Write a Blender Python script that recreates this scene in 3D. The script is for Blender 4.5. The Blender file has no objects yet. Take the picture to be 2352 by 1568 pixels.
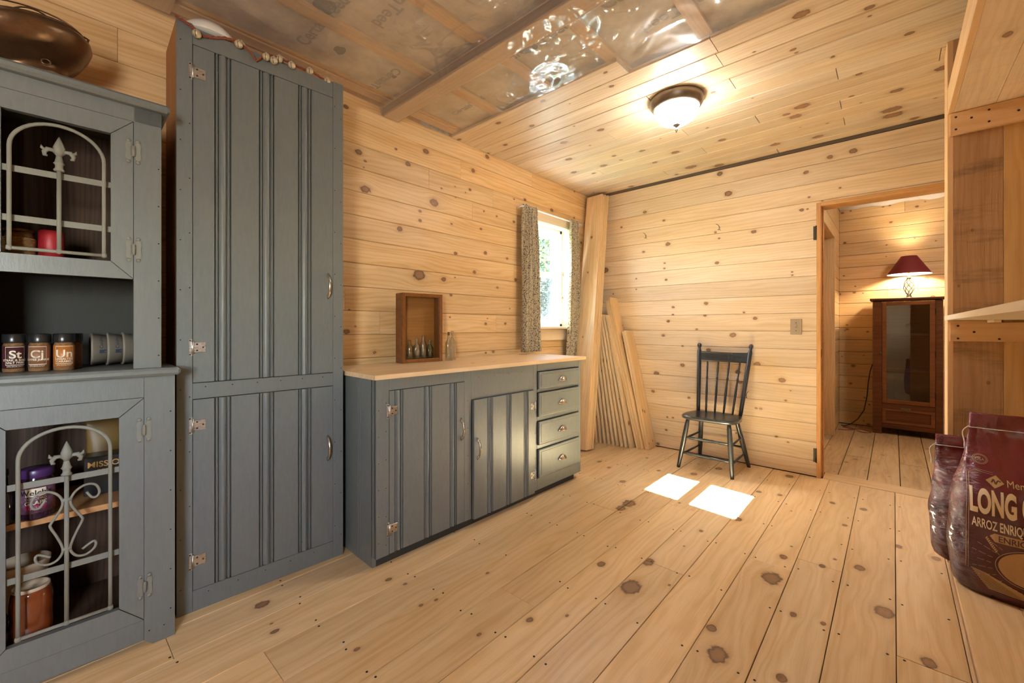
import bpy, bmesh, math, random
from mathutils import Vector, Matrix, noise as mnoise
random.seed(7)
SC = bpy.context.scene
COL = SC.collection
PI = math.pi

# ------------------------------------------------------------------ camera
FPX, U0, V0, CAMH = 971.0, 1176.0, 750.0, 1.10
YAW = math.atan((2052.0 - U0) / FPX)
cam_d = bpy.data.cameras.new('camera')
cam = bpy.data.objects.new('camera', cam_d); COL.objects.link(cam)
cam.location = (0, 0, CAMH)
cam.rotation_euler = (PI / 2, 0, YAW)
cam_d.sensor_width = 36.0
cam_d.lens = FPX / 2352.0 * 36.0
cam_d.shift_y = -(784.0 - V0) / 2352.0
cam_d.clip_start = 0.02
SC.camera = cam

# ------------------------------------------------------------------ world, sun, added fill light, exposure
w = bpy.data.worlds.new('sky'); SC.world = w; w.use_nodes = True
_n = w.node_tree.nodes; _l = w.node_tree.links
_bg = _n['Background']; _sky = _n.new('ShaderNodeTexSky')
_sky.sky_type = 'NISHITA'; _sky.sun_disc = False
_sky.sun_elevation = math.radians(47); _sky.sun_rotation = math.radians(-90)
_sky.air_density = 1.0; _sky.dust_density = 1.0
_l.new(_sky.outputs[0], _bg.inputs[0]); _bg.inputs[1].default_value = 3.2

sun_d = bpy.data.lights.new('sun', 'SUN'); sun_d.energy = 320.0; sun_d.angle = 0.0093
sun_d.color = (0.80, 0.91, 1.0)
sun = bpy.data.objects.new('sun', sun_d); COL.objects.link(sun)
sun.location = (-6, 4, 8)
sun.rotation_euler = Vector((0.916, -0.11, -1.0)).to_track_quat('-Z', 'Y').to_euler()

# added fill light, in an added unseen window of the right wall
fill_lamp_d = bpy.data.lights.new('fill_light', 'AREA'); fill_lamp_d.shape = 'RECTANGLE'
fill_lamp_d.size = 0.6; fill_lamp_d.size_y = 0.75; fill_lamp_d.energy = 20.0; fill_lamp_d.color = (1.0, 0.99, 0.95)
day = bpy.data.objects.new('fill_light', fill_lamp_d); COL.objects.link(day)
day.location = (0.735, -1.10, 1.35)
day.rotation_euler = Vector((-1, 0, 0)).to_track_quat('-Z', 'Y').to_euler()

SC.view_settings.view_transform = 'Standard'
SC.view_settings.look = 'None'
SC.view_settings.exposure = 1.78
SC.view_settings.gamma = 1.0
SC.view_settings.use_curve_mapping = False
SC.cycles.use_denoising = True
SC.cycles.max_bounces = 7
SC.cycles.diffuse_bounces = 5
SC.cycles.glossy_bounces = 4
SC.cycles.transmission_bounces = 8
SC.cycles.transparent_max_bounces = 16
SC.cycles.sample_clamp_indirect = 8.0
SC.cycles.caustics_reflective = False
SC.cycles.caustics_refractive = False

# ------------------------------------------------------------------ pixel -> place (distance always from the surface touched)
_F = Vector((-math.sin(YAW), math.cos(YAW), 0)); _R = Vector((math.cos(YAW), math.sin(YAW), 0))
CAM = Vector((0, 0, CAMH))
def ray(u, v): return _F + _R * ((u - U0) / FPX) + Vector((0, 0, -(v - V0) / FPX))
def on_z(u, v, z): r = ray(u, v); return CAM + r * ((z - CAMH) / r.z)
def on_x(u, v, x): r = ray(u, v); return CAM + r * (x / r.x)
def on_y(u, v, y): r = ray(u, v); return CAM + r * (y / r.y)

XW, YB, ZC = -2.32, 3.785, 2.43          # left wall, back wall, ceiling
XR, YN = 0.66, -2.2                       # right wall, wall behind the camera

# ------------------------------------------------------------------ node helper and materials
class NT:
    def __init__(s, tree): s.t = tree
    def n(s, typ, props=None, **ins):
        nd = s.t.nodes.new(typ)
        for k, v in (props or {}).items(): setattr(nd, k, v)
        for k, v in ins.items(): s.put(nd, k, v)
        return nd
    def put(s, nd, k, v):
        i = nd.inputs[int(k[1:])] if k[0] == 'i' and k[1:].isdigit() else nd.inputs[k.replace('_', ' ')]
        if isinstance(v, bpy.types.NodeSocket): s.t.links.new(v, i)
        elif isinstance(v, bpy.types.Node): s.t.links.new(v.outputs[0], i)
        else: i.default_value = v
    def m(s, op, a, b=0.0, c=0.0):
        return s.n('ShaderNodeMath', {'operation': op}, i0=a, i1=b, i2=c).outputs[0]
    def mix(s, f, a, b, bt='MIX'):
        nd = s.n('ShaderNodeMix', {'data_type': 'RGBA', 'blend_type': bt})
        for i, v in ((0, f), (6, a), (7, b)):
            if isinstance(v, (bpy.types.NodeSocket,)): s.t.links.new(v, nd.inputs[i])
            else: nd.inputs[i].default_value = v
        return nd.outputs[2]
    def ramp(s, f, lo, hi, a=0.0, b=1.0):
        nd = s.n('ShaderNodeMapRange', {'clamp': True}, i0=f, i1=lo, i2=hi, i3=a, i4=b); return nd.outputs[0]

def c4(c): return (c[0], c[1], c[2], 1.0)
def srgb(r, g, b):
    f = lambda x: (x / 255 / 12.92) if x / 255 <= 0.04045 else ((x / 255 + 0.055) / 1.055) ** 2.4
    return (f(r), f(g), f(b), 1.0)

MATS = {}
def new_mat(name):
    m = bpy.data.materials.new(name); m.use_nodes = True; MATS[name] = m
    t = NT(m.node_tree); b = m.node_tree.nodes['Principled BSDF']
    return m, t, b

def simple(name, col, rough=0.5, metal=0.0, spec=0.5, bump=0.0, bscale=40.0, var=0.0, vscale=12.0, stretch=(1, 1, 1), coat=0.0, emit=None):
    m, t, b = new_mat(name)
    b.inputs['Roughness'].default_value = rough; b.inputs['Metallic'].default_value = metal
    b.inputs['Specular IOR Level'].default_value = spec; b.inputs['Coat Weight'].default_value = coat
    b.inputs['Base Color'].default_value = c4(col)
    if var or bump:
        tc = t.n('ShaderNodeTexCoord'); mp = t.n('ShaderNodeMapping', None, Vector=tc.outputs['Object'], Scale=stretch)
    if var:
        nz = t.n('ShaderNodeTexNoise', None, Vector=mp, Scale=vscale, Detail=5.0, Roughness=0.6)
        lo = tuple(c * (1 - var) for c in col[:3]); hi = tuple(min(1, c * (1 + var)) for c in col[:3])
        t.put(b, 'Base_Color', t.mix(t.ramp(nz.outputs[0], 0.3, 0.7), c4(lo), c4(hi)))
    if bump:
        nz = t.n('ShaderNodeTexNoise', None, Vector=mp, Scale=bscale, Detail=4.0)
        bp = t.n('ShaderNodeBump', None, Strength=bump, Distance=0.01, Height=nz.outputs[0])
        t.put(b, 'Normal', bp)
    if emit:
        b.inputs['Emission Color'].default_value = c4(emit[0]); b.inputs['Emission Strength'].default_value = emit[1]
    return m

NK = 4
def knot_group():
    g = bpy.data.node_groups.new('knot', 'ShaderNodeTree')
    for nm in ('X', 'Y', 'N'): g.interface.new_socket(nm, in_out='INPUT', socket_type='NodeSocketFloat')
    g.interface.new_socket('K', in_out='INPUT', socket_type='NodeSocketVector')
    for nm in ('Core', 'Ring', 'Halo', 'Warp'): g.interface.new_socket(nm, in_out='OUTPUT', socket_type='NodeSocketFloat')
    t = NT(g); gi = t.n('NodeGroupInput'); go = t.n('NodeGroupOutput')
    X, Y, N, K = gi.outputs[:4]
    sp = t.n('ShaderNodeSeparateXYZ', None, i0=K)
    has = t.m('GREATER_THAN', sp.outputs[2], 0.0005); r = t.m('MAXIMUM', sp.outputs[2], 0.0005)
    dx = t.m('MULTIPLY', t.m('SUBTRACT', X, sp.outputs[0]), 0.72); dy = t.m('SUBTRACT', Y, sp.outputs[1])
    d = t.m('SQRT', t.m('ADD', t.m('MULTIPLY', dx, dx), t.m('MULTIPLY', dy, dy)))
    d = t.m('ADD', t.m('DIVIDE', d, r), t.m('MULTIPLY', t.m('SUBTRACT', N, 0.5), 0.9))
    core = t.m('MULTIPLY', t.ramp(d, 0.7, 1.05, 1.0, 0.0), has)
    q = t.m('MULTIPLY', t.m('SUBTRACT', d, 0.92), 6.0)
    ring = t.m('MULTIPLY', t.m('EXPONENT', t.m('MULTIPLY', t.m('MULTIPLY', q, q), -1.0)), has)
    halo = t.m('MULTIPLY', t.m('EXPONENT', t.m('MULTIPLY', t.m('MAXIMUM', t.m('SUBTRACT', d, 0.9), 0.0), -1.7)), has)
    e = t.m('DIVIDE', d, 2.6)
    warp = t.m('MULTIPLY', t.m('MULTIPLY', t.m('MULTIPLY', dy, 0.82), t.m('EXPONENT', t.m('MULTIPLY', t.m('MULTIPLY', e, e), -1.0))), has)
    for i, o in enumerate((core, ring, halo, warp)): t.t.links.new(o, go.inputs[i])
    return g
KG = knot_group()

def pine(name, light, dark, knot=(0.19, 0.095, 0.042), rough=0.5, tone=0.22, freq=38.0, amp=3.2, contrast=0.95, knots=True, saw=0.0, spec=0.35, patch=0.0, stain=0.0):
    m, t, b = new_mat(name)
    tc = t.n('ShaderNodeTexCoord'); sp = t.n('ShaderNodeSeparateXYZ', None, i0=tc.outputs['Object'])
    X, Y, Z = sp.outputs[:3]
    rnd = t.n('ShaderNodeObjectInfo').outputs['Random']
    seed = t.m('MULTIPLY', rnd, 37.0)
    nv = t.n('ShaderNodeCombineXYZ', None, i0=X, i1=Y, i2=seed)
    wob = t.n('ShaderNodeTexNoise', None, Vector=nv, Scale=45.0, Detail=2.0).outputs[0]
    core = ring = halo = None
    g = t.m('ADD', Y, t.m('MULTIPLY', Z, 0.6))
    if knots:
        for i in range(NK):
            at = t.n('ShaderNodeAttribute', {'attribute_type': 'OBJECT', 'attribute_name': 'k%d' % i})
            kn = t.n('ShaderNodeGroup', {'node_tree': KG}, X=X, Y=Y, N=wob, K=at.outputs['Vector'])
            g = t.m('SUBTRACT', g, kn.outputs[3])
            core = kn.outputs[0] if core is None else t.m('MAXIMUM', core, kn.outputs[0])
            ring = kn.outputs[1] if ring is None else t.m('MAXIMUM', ring, kn.outputs[1])
            halo = kn.outputs[2] if halo is None else t.m('MAXIMUM', halo, kn.outputs[2])
    v1 = t.n('ShaderNodeCombineXYZ', None, i0=t.m('MULTIPLY', X, 1.1), i1=t.m('MULTIPLY', g, 7.0), i2=seed)
    low = t.n('ShaderNodeTexNoise', None, Vector=v1, Scale=1.0, Detail=3.0).outputs[0]
    ph = t.m('ADD', t.m('MULTIPLY', g, freq), t.m('MULTIPLY', low, amp * 2))
    band = t.m('ADD', t.m('MULTIPLY', t.m('SINE', t.m('MULTIPLY', ph, 6.2832)), 0.5), 0.5)
    band = t.m('POWER', band, 1.8)
    v2 = t.n('ShaderNodeCombineXYZ', None, i0=t.m('MULTIPLY', X, 5.0), i1=t.m('MULTIPLY', g, 260.0), i2=seed)
    fib = t.n('ShaderNodeTexNoise', None, Vector=v2, Scale=1.0, Detail=3.0).outputs[0]
    v3 = t.n('ShaderNodeCombineXYZ', None, i0=t.m('MULTIPLY', X, 1.6), i1=t.m('MULTIPLY', g, 14.0), i2=seed)
    big = t.n('ShaderNodeTexNoise', None, Vector=v3, Scale=1.0, Detail=2.0).outputs[0]
    gr = t.m('ADD', t.m('MULTIPLY', band, 0.34), t.m('ADD', t.m('MULTIPLY', t.ramp(fib, 0.3, 0.7), 0.3), t.m('MULTIPLY', t.ramp(big, 0.35, 0.68), 0.5)))
    gr = t.m('MULTIPLY', gr, contrast)
    col = t.mix(gr, c4(light), c4(dark))
    if patch:
        pn = t.n('ShaderNodeTexNoise', None, Vector=v1, Scale=2.2, Detail=4.0).outputs[0]
        col = t.mix(t.m('MULTIPLY', t.ramp(pn, 0.56, 0.72), patch), col, c4(tuple(x * 0.62 for x in dark[:3])))
    if saw:
        sv = t.n('ShaderNodeCombineXYZ', None, i0=t.m('MULTIPLY', X, 9.0), i1=t.m('MULTIPLY', Y, 1.5), i2=seed)
        sn = t.n('ShaderNodeTexNoise', None, Vector=sv, Scale=1.0, Detail=5.0, Roughness=0.7).outputs[0]
        col = t.mix(t.m('MULTIPLY', t.ramp(sn, 0.52, 0.72), saw), col, c4((0.05, 0.03, 0.018)))
    # every board a little lighter or darker, redder or yellower
    col = t.mix(1.0, col, t.mix(rnd, c4((1 - tone,) * 3), c4((1 + tone * 0.3,) * 3)), 'MULTIPLY')
    r2 = t.m('FRACT', t.m('MULTIPLY', rnd, 13.7))
    col = t.mix(1.0, col, t.mix(r2, c4((1.02, 0.98, 0.93)), c4((0.99, 1.0, 1.04))), 'MULTIPLY')
    if knots:
        col = t.mix(t.m('MULTIPLY', halo, 0.62), col, c4((knot[0] * 1.7, knot[1] * 1.7, knot[2] * 1.5)))
        kc = t.mix(t.ramp(wob, 0.35, 0.65), c4(knot), c4((knot[0] * 1.7, knot[1] * 1.5, knot[2] * 1.3)))
        kc = t.mix(t.m('FRACT', t.m('MULTIPLY', rnd, 29.3)), kc, c4((knot[0] * 1.25, knot[1] * 1.45, knot[2] * 1.7)))
        col = t.mix(core, col, kc)
        col = t.mix(t.m('MULTIPLY', ring, 0.75), col, c4((knot[0] * 0.3, knot[1] * 0.28, knot[2] * 0.3)))
    t.put(b, 'Base_Color', col)
    b.inputs['Roughness'].default_value = rough; b.inputs['Specular IOR Level'].default_value = spec
    if saw: t.put(b, 'Normal', t.n('ShaderNodeBump', None, Strength=0.5, Distance=0.004, Height=fib))
    return m

# ------------------------------------------------------------------ the materials
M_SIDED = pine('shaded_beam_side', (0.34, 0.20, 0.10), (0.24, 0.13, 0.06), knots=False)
M_WALL_L = pine('pine_wall', (0.77, 0.545, 0.295), (0.56, 0.335, 0.13), rough=0.42, tone=0.14)
M_WALL_B = pine('pine_wall_pale', (0.74, 0.58, 0.39), (0.57, 0.40, 0.225), rough=0.5, tone=0.13)  # same pine as pine_wall; difference in light put into its paler colour
M_CEIL = pine('pine_ceiling', (0.78, 0.655, 0.495), (0.59, 0.44, 0.285), rough=0.38, tone=0.12)
M_FLOOR = pine('pine_floor', (0.745, 0.545, 0.315), (0.56, 0.36, 0.165), rough=0.4, tone=0.13, freq=24.0, amp=3.6)
M_FARFLOOR = pine('pine_floor_worn', (0.60, 0.43, 0.24), (0.40, 0.25, 0.11), rough=0.4, tone=0.15, freq=22.0, patch=0.55)
M_FAR = pine('pine_wall_golden', (0.74, 0.53, 0.28), (0.57, 0.36, 0.155), rough=0.45, tone=0.18)
M_COUNTER = pine('pine_counter', (0.78, 0.58, 0.36), (0.62, 0.42, 0.22), rough=0.4, tone=0.04)
M_JAMB = pine('pine_jamb', (0.78, 0.64, 0.46), (0.66, 0.49, 0.31), rough=0.5, tone=0.08, contrast=0.4)
M_STACK = pine('pine_stacked', (0.74, 0.53, 0.30), (0.57, 0.36, 0.16), rough=0.5, tone=0.12)
M_STACKP = pine('pine_stacked_pale', (0.76, 0.58, 0.35), (0.58, 0.40, 0.21), rough=0.6, tone=0.16)
M_ROUGH = pine('rough_sawn_board', (0.45, 0.275, 0.14), (0.31, 0.17, 0.075), rough=0.75, tone=0.05, saw=0.75)
M_ROUGHP = pine('rough_sawn_board_pale', (0.74, 0.58, 0.41), (0.60, 0.44, 0.29), rough=0.7, tone=0.06, saw=0.12)
M_YELLOW = pine('smooth_yellow_board', (0.60, 0.39, 0.17), (0.46, 0.265, 0.09), rough=0.4, tone=0.04, freq=20)
M_STRAP = pine('strapping_wood', (0.72, 0.48, 0.26), (0.60, 0.36, 0.17), rough=0.6, tone=0.08, knots=False)
M_SIDE = pine('stained_side_wood', (0.42, 0.175, 0.05), (0.30, 0.11, 0.028), rough=0.5, tone=0.02, knots=False)
M_BOX = pine('amber_box_wood', (0.22, 0.078, 0.018), (0.15, 0.048, 0.010), rough=0.35, tone=0.03, knots=False)
M_CHERRY = pine('cherry_wood', (0.15, 0.055, 0.020), (0.09, 0.030, 0.010), rough=0.5, tone=0.05, knots=False, spec=0.18)
M_CHERRYL = pine('cherry_wood_light', (0.22, 0.082, 0.028), (0.15, 0.050, 0.016), rough=0.5, tone=0.05, knots=False, spec=0.18)
M_SHELFW = pine('plain_shelf_wood', (0.50, 0.27, 0.11), (0.36, 0.18, 0.07), rough=0.6, tone=0.03, knots=False)
M_BACKW = pine('dark_streaky_back', (0.085, 0.042, 0.02), (0.03, 0.014, 0.007), rough=0.7, tone=0.03, knots=False, freq=60, contrast=1.1)
M_FRAME = pine('door_frame_wood', (0.60, 0.33, 0.12), (0.46, 0.22, 0.065), rough=0.45, tone=0.04, knots=False)

def painted(name, col, rough, spec, chips):
    m, t, b = new_mat(name)
    tc = t.n('ShaderNodeTexCoord')
    mp = t.n('ShaderNodeMapping', None, Vector=tc.outputs['Object'], Scale=(6, 6, 1.2))
    nz = t.n('ShaderNodeTexNoise', None, Vector=mp, Scale=14.0, Detail=6.0, Roughness=0.65)
    n2 = t.n('ShaderNodeTexNoise', None, Vector=tc.outputs['Object'], Scale=5.0, Detail=3.0)
    cc = t.mix(t.ramp(nz.outputs[0], 0.3, 0.7), c4(tuple(x * 0.90 for x in col)), c4(tuple(x * 1.08 for x in col)))
    cc = t.mix(t.ramp(n2.outputs[0], 0.35, 0.65, 0.0, 0.25), cc, c4((col[0] * 1.05, col[1] * 0.98, col[2] * 0.9)))
    if chips:
        vo = t.n('ShaderNodeTexVoronoi', None, Vector=tc.outputs['Object'], Scale=chips[0])
        wr = t.n('ShaderNodeTexWhiteNoise', None, Vector=vo.outputs['Position'])
        hit = t.m('MULTIPLY', t.ramp(vo.outputs['Distance'], chips[1] * 0.7, chips[1], 1.0, 0.0), t.m('GREATER_THAN', wr.outputs[0], chips[2]))
        cc = t.mix(hit, cc, c4(chips[3]))
    t.put(b, 'Base_Color', cc)
    b.inputs['Roughness'].default_value = rough; b.inputs['Specular IOR Level'].default_value = spec
    bp = t.n('ShaderNodeBump', None, Strength=0.16, Distance=0.003, Height=nz.outputs[0]); t.put(b, 'Normal', bp)
    return m
M_GREY = painted('grey_green_paint', (0.136, 0.148, 0.142), 0.36, 0.5, (9.0, 0.020, 0.45, (0.02, 0.02, 0.018)))
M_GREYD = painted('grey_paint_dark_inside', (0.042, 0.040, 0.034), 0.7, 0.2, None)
M_GRILLE = painted('pale_grey_iron_paint', (0.185, 0.185, 0.155), 0.6, 0.3, (40.0, 0.05, 0.93, (0.5, 0.5, 0.46)))
M_CHAIR = painted('worn_black_paint', (0.016, 0.018, 0.020), 0.30, 0.6, (34.0, 0.11, 0.94, (0.32, 0.14, 0.05)))
M_DARK = simple('dark_gap', (0.018, 0.011, 0.007), 0.9)
M_TRIMD = simple('dark_brown_strip', (0.10, 0.065, 0.04), 0.8)  # dark brown of the gap strip between back wall and ceiling
M_SUB = simple('subfloor_dark', (0.10, 0.055, 0.025), 0.9)
M_PLAINW = simple('plain_wall', (0.62, 0.43, 0.24), 0.8)
M_STEEL = simple('worn_nickel', (0.56, 0.55, 0.52), 0.36, 1.0, var=0.35, vscale=60, stretch=(1, 1, 5))
M_NICKEL = simple('aged_nickel', (0.52, 0.49, 0.44), 0.22, 1.0, var=0.2, vscale=50)
M_SCREW = simple('dark_screw', (0.035, 0.028, 0.022), 0.5, 0.6)
M_NAIL = simple('dark_nail', (0.022, 0.015, 0.010), 0.6, 0.3)
M_BRONZE = simple('brown_bronze', (0.20, 0.165, 0.125), 0.38, 0.9, var=0.15, vscale=20)
M_PEWTER = simple('pewter_finial', (0.40, 0.39, 0.38), 0.25, 1.0)
M_IRON = simple('dark_iron', (0.045, 0.036, 0.026), 0.45, 0.8)
M_BRASS = simple('tarnished_brass', (0.17, 0.125, 0.055), 0.4, 0.9)
M_GALV = simple('galvanised_steel', (0.46, 0.50, 0.53), 0.35, 0.9, var=0.3, vscale=40)
M_VINYL = simple('white_vinyl', (0.86, 0.87, 0.90), 0.35)
M_WHITE = simple('white_glaze', (0.70, 0.67, 0.60), 0.25)
M_PLATE = simple('beige_switch_plate', (0.30, 0.225, 0.14), 0.35)
M_TOGGLE = simple('ivory_toggle', (0.72, 0.62, 0.42), 0.35)
M_ROPE = simple('red_braided_rope', (0.30, 0.085, 0.045), 0.9, bump=0.6, bscale=300)
M_BELL = simple('tan_bell_metal', (0.52, 0.42, 0.27), 0.45, 0.25, var=0.25, vscale=60)
M_BLACK = simple('black_plastic', (0.012, 0.012, 0.012), 0.28)
M_COPPER = simple('aged_copper', (0.155, 0.085, 0.042), 0.33, 0.75, var=0.45, vscale=9, bump=0.05, bscale=60)
M_COPPERD = simple('dark_copper', (0.13, 0.06, 0.025), 0.4, 0.8, var=0.3, vscale=20)
M_WAX = simple('red_wax', (0.36, 0.012, 0.018), 0.5)
M_TWINE = simple('jute_twine', (0.46, 0.26, 0.105), 0.95, bump=0.5, bscale=250)
M_LBL_ST = simple('label_maroon', (0.062, 0.012, 0.014), 0.5)
M_LBL_CJ = simple('label_brown', (0.20, 0.080, 0.035), 0.5)
M_LBL_UN = simple('label_orange', (0.38, 0.125, 0.02), 0.5)
M_LBL_TXT = simple('label_cream_print', (0.62, 0.54, 0.40), 0.6)
M_SPICE = simple('ground_spice', (0.16, 0.075, 0.025), 0.8, var=0.6, vscale=120)
M_CUP = simple('taupe_cup', (0.20, 0.165, 0.125), 0.5)
M_NAVY = simple('navy_print', (0.02, 0.028, 0.055), 0.5)
M_GRAPE = simple('grape_jelly', (0.020, 0.006, 0.018), 0.15)
M_PURPLE = simple('purple_lid', (0.055, 0.018, 0.085), 0.35)
M_GLABEL = simple('grape_label', (0.12, 0.05, 0.085), 0.5, var=0.8, vscale=70)
M_PINK = simple('magenta_print', (0.30, 0.012, 0.10), 0.5)
M_CROCK = simple('brown_glazed_crock', (0.16, 0.035, 0.009), 0.15, coat=0.5, var=0.2, vscale=6)
M_CREAM = simple('cream_stoneware', (0.48, 0.38, 0.26), 0.4)
M_BOTTLE = simple('dark_bottle_glass', (0.012, 0.016, 0.024), 0.12)
M_GOLD = simple('gold_print', (0.46, 0.24, 0.05), 0.5)
M_YBAG = simple('ochre_package', (0.20, 0.11, 0.025), 0.45)
M_CREAMPR = simple('cream_bag_print', (0.72, 0.56, 0.38), 0.45)
M_TANPR = simple('tan_bag_print', (0.44, 0.27, 0.12), 0.45)
M_BARPR = simple('barcode_pink', (0.66, 0.44, 0.42), 0.4)
M_STRING = simple('white_string', (0.80, 0.78, 0.76), 0.9)
M_CORD = simple('black_cord', (0.012, 0.011, 0.010), 0.5)
M_RCORD = simple('red_cord', (0.22, 0.035, 0.02), 0.5)
M_BARK = simple('bark', (0.10, 0.075, 0.05), 0.9, bump=0.5)
M_GROUND = simple('lawn', (0.03, 0.05, 0.018), 0.9, var=0.4, vscale=8)
M_INK = simple('faded_blue_ink', (0.36, 0.335, 0.31), 0.8)
M_STAIN = simple('dark_stain', (0.20, 0.18, 0.17), 0.85)
M_KRAFT = simple('kraft_paper', (0.62, 0.525, 0.42), 0.85, var=0.22, vscale=7, bump=0.25, bscale=30)

def leaf_mat():
    m, t, b = new_mat('leaf')
    rn = t.n('ShaderNodeTexNoise', None, Vector=t.n('ShaderNodeTexCoord').outputs['Object'], Scale=6.0).outputs[0]
    cc = t.mix(t.ramp(rn, 0.3, 0.7), c4((0.004, 0.011, 0.002)), c4((0.022, 0.042, 0.009)))
    t.put(b, 'Base_Color', cc); b.inputs['Roughness'].default_value = 0.55
    tr = t.n('ShaderNodeBsdfTranslucent', None, Color=cc); mx = t.n('ShaderNodeMixShader', None, i0=0.4, i1=b.outputs[0], i2=tr.outputs[0])
    t.put(m.node_tree.nodes['Material Output'], 'Surface', mx.outputs[0]); return m
M_LEAF = leaf_mat()

def glass(name, tint=(1, 1, 1), refl=0.10, rough=0.02, haze=0.0):
    m, t, b = new_mat(name)
    tr = t.n('ShaderNodeBsdfTransparent', None, Color=c4(tint)); gl = t.n('ShaderNodeBsdfGlossy', None, Roughness=rough)
    lw = t.n('ShaderNodeLayerWeight', None, Blend=0.25)
    f = t.m('ADD', t.m('MULTIPLY', lw.outputs['Facing'], refl * 3), refl * 0.5)
    mx = t.n('ShaderNodeMixShader', None, i0=t.m('MINIMUM', f, 1.0), i1=tr.outputs[0], i2=gl.outputs[0])
    out = mx.outputs[0]
    if haze:
        df = t.n('ShaderNodeBsdfDiffuse', None, Color=c4((0.8, 0.8, 0.8)))
        out = t.n('ShaderNodeMixShader', None, i0=haze, i1=out, i2=df.outputs[0]).outputs[0]
    t.put(m.node_tree.nodes['Material Output'], 'Surface', out); return m
M_PANE = glass('window_glass', (0.97, 0.99, 0.98), 0.05)
M_SCREEN = glass('insect_screen', (0.42, 0.44, 0.44), 0.01, 0.5, 0.06)
M_BOXGL = glass('display_glass', (0.95, 0.94, 0.9), 0.035)
M_BOXB = pine('amber_box_back', (0.40, 0.19, 0.055), (0.30, 0.125, 0.03), rough=0.5, tone=0.02, knots=False)
M_CABGL = glass('cabinet_glass', (0.72, 0.70, 0.68), 0.13, 0.01)
M_BOTGL = glass('clear_bottle_glass', (0.92, 0.93, 0.90), 0.22, 0.03)
M_BOTGR = glass('greenish_bottle_glass', (0.66, 0.74, 0.68), 0.22, 0.03)

def plastic_film(name, milk):
    m, t, b = new_mat(name)
    tc = t.n('ShaderNodeTexCoord')
    n1 = t.n('ShaderNodeTexNoise', None, Vector=tc.outputs['Object'], Scale=2.6, Detail=3.0, Roughness=0.5, Distortion=0.6)
    wp = t.n('ShaderNodeVectorMath', {'operation': 'ADD'}, i0=tc.outputs['Object'], i1=n1.outputs[1]).outputs[0]
    wv = t.n('ShaderNodeTexVoronoi', {'feature': 'DISTANCE_TO_EDGE'}, Vector=wp, Scale=2.3)
    fold = t.ramp(wv.outputs[0], 0.0, 0.06, 1.0, 0.0)
    mk = t.ramp(t.n('ShaderNodeTexNoise', None, Vector=tc.outputs['Object'], Scale=1.7, Detail=1.0).outputs[0], 0.45, 0.62)
    h = t.m('ADD', n1.outputs[0], t.m('MULTIPLY', t.m('MULTIPLY', fold, mk), 0.5))
    bp = t.n('ShaderNodeBump', None, Strength=0.8, Distance=0.06, Height=h)
    tr = t.n('ShaderNodeBsdfTransparent', None, Color=c4((0.97, 0.97, 0.97)))
    gl = t.n('ShaderNodeBsdfGlossy', None, Roughness=0.07, Normal=bp.outputs[0])
    df = t.n('ShaderNodeBsdfDiffuse', None, Color=c4((0.78, 0.77, 0.76)))
    lw = t.n('ShaderNodeLayerWeight', None, Blend=0.3, Normal=bp.outputs[0])
    f = t.m('ADD', t.m('MULTIPLY', lw.outputs['Facing'], 0.22), 0.05)
    a0 = t.n('ShaderNodeMixShader', None, i0=f, i1=tr.outputs[0], i2=gl.outputs[0])
    g2 = t.n('ShaderNodeBsdfGlossy', None, Roughness=0.28, Normal=bp.outputs[0])
    a = t.n('ShaderNodeMixShader', None, i0=0.10, i1=a0.outputs[0], i2=g2.outputs[0])
    o = t.n('ShaderNodeMixShader', None, i0=milk, i1=a.outputs[0], i2=df.outputs[0])
    t.put(m.node_tree.nodes['Material Output'], 'Surface', o.outputs[0]); return m
M_FILM = plastic_film('clear_plastic_sheet', 0.16)
M_FILM2 = plastic_film('milky_plastic_sheet', 0.45)

def curtain_mat():
    m, t, b = new_mat('speckled_curtain')
    tc = t.n('ShaderNodeTexCoord')
    mp = t.n('ShaderNodeMapping', None, Vector=tc.outputs['UV'], Scale=(1, 1, 1))
    v1 = t.n('ShaderNodeTexVoronoi', None, Vector=mp, Scale=105.0); v2 = t.n('ShaderNodeTexVoronoi', None, Vector=mp, Scale=170.0)
    d1 = t.ramp(v1.outputs['Distance'], 0.30, 0.40, 1.0, 0.0); d2 = t.ramp(v2.outputs['Distance'], 0.22, 0.34, 1.0, 0.0)
    cc = t.mix(d2, c4((0.60, 0.50, 0.34)), c4((0.22, 0.15, 0.085)))
    cc = t.mix(d1, cc, c4((0.030, 0.036, 0.055)))
    t.put(b, 'Base_Color', cc); b.inputs['Roughness'].default_value = 0.9; b.inputs['Specular IOR Level'].default_value = 0.1
    tr = t.n('ShaderNodeBsdfTranslucent', None, Color=cc); mx = t.n('ShaderNodeMixShader', None, i0=0.3, i1=b.outputs[0], i2=tr.outputs[0])
    t.put(m.node_tree.nodes['Material Output'], 'Surface', mx.outputs[0]); return m
M_CURT = curtain_mat()

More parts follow.
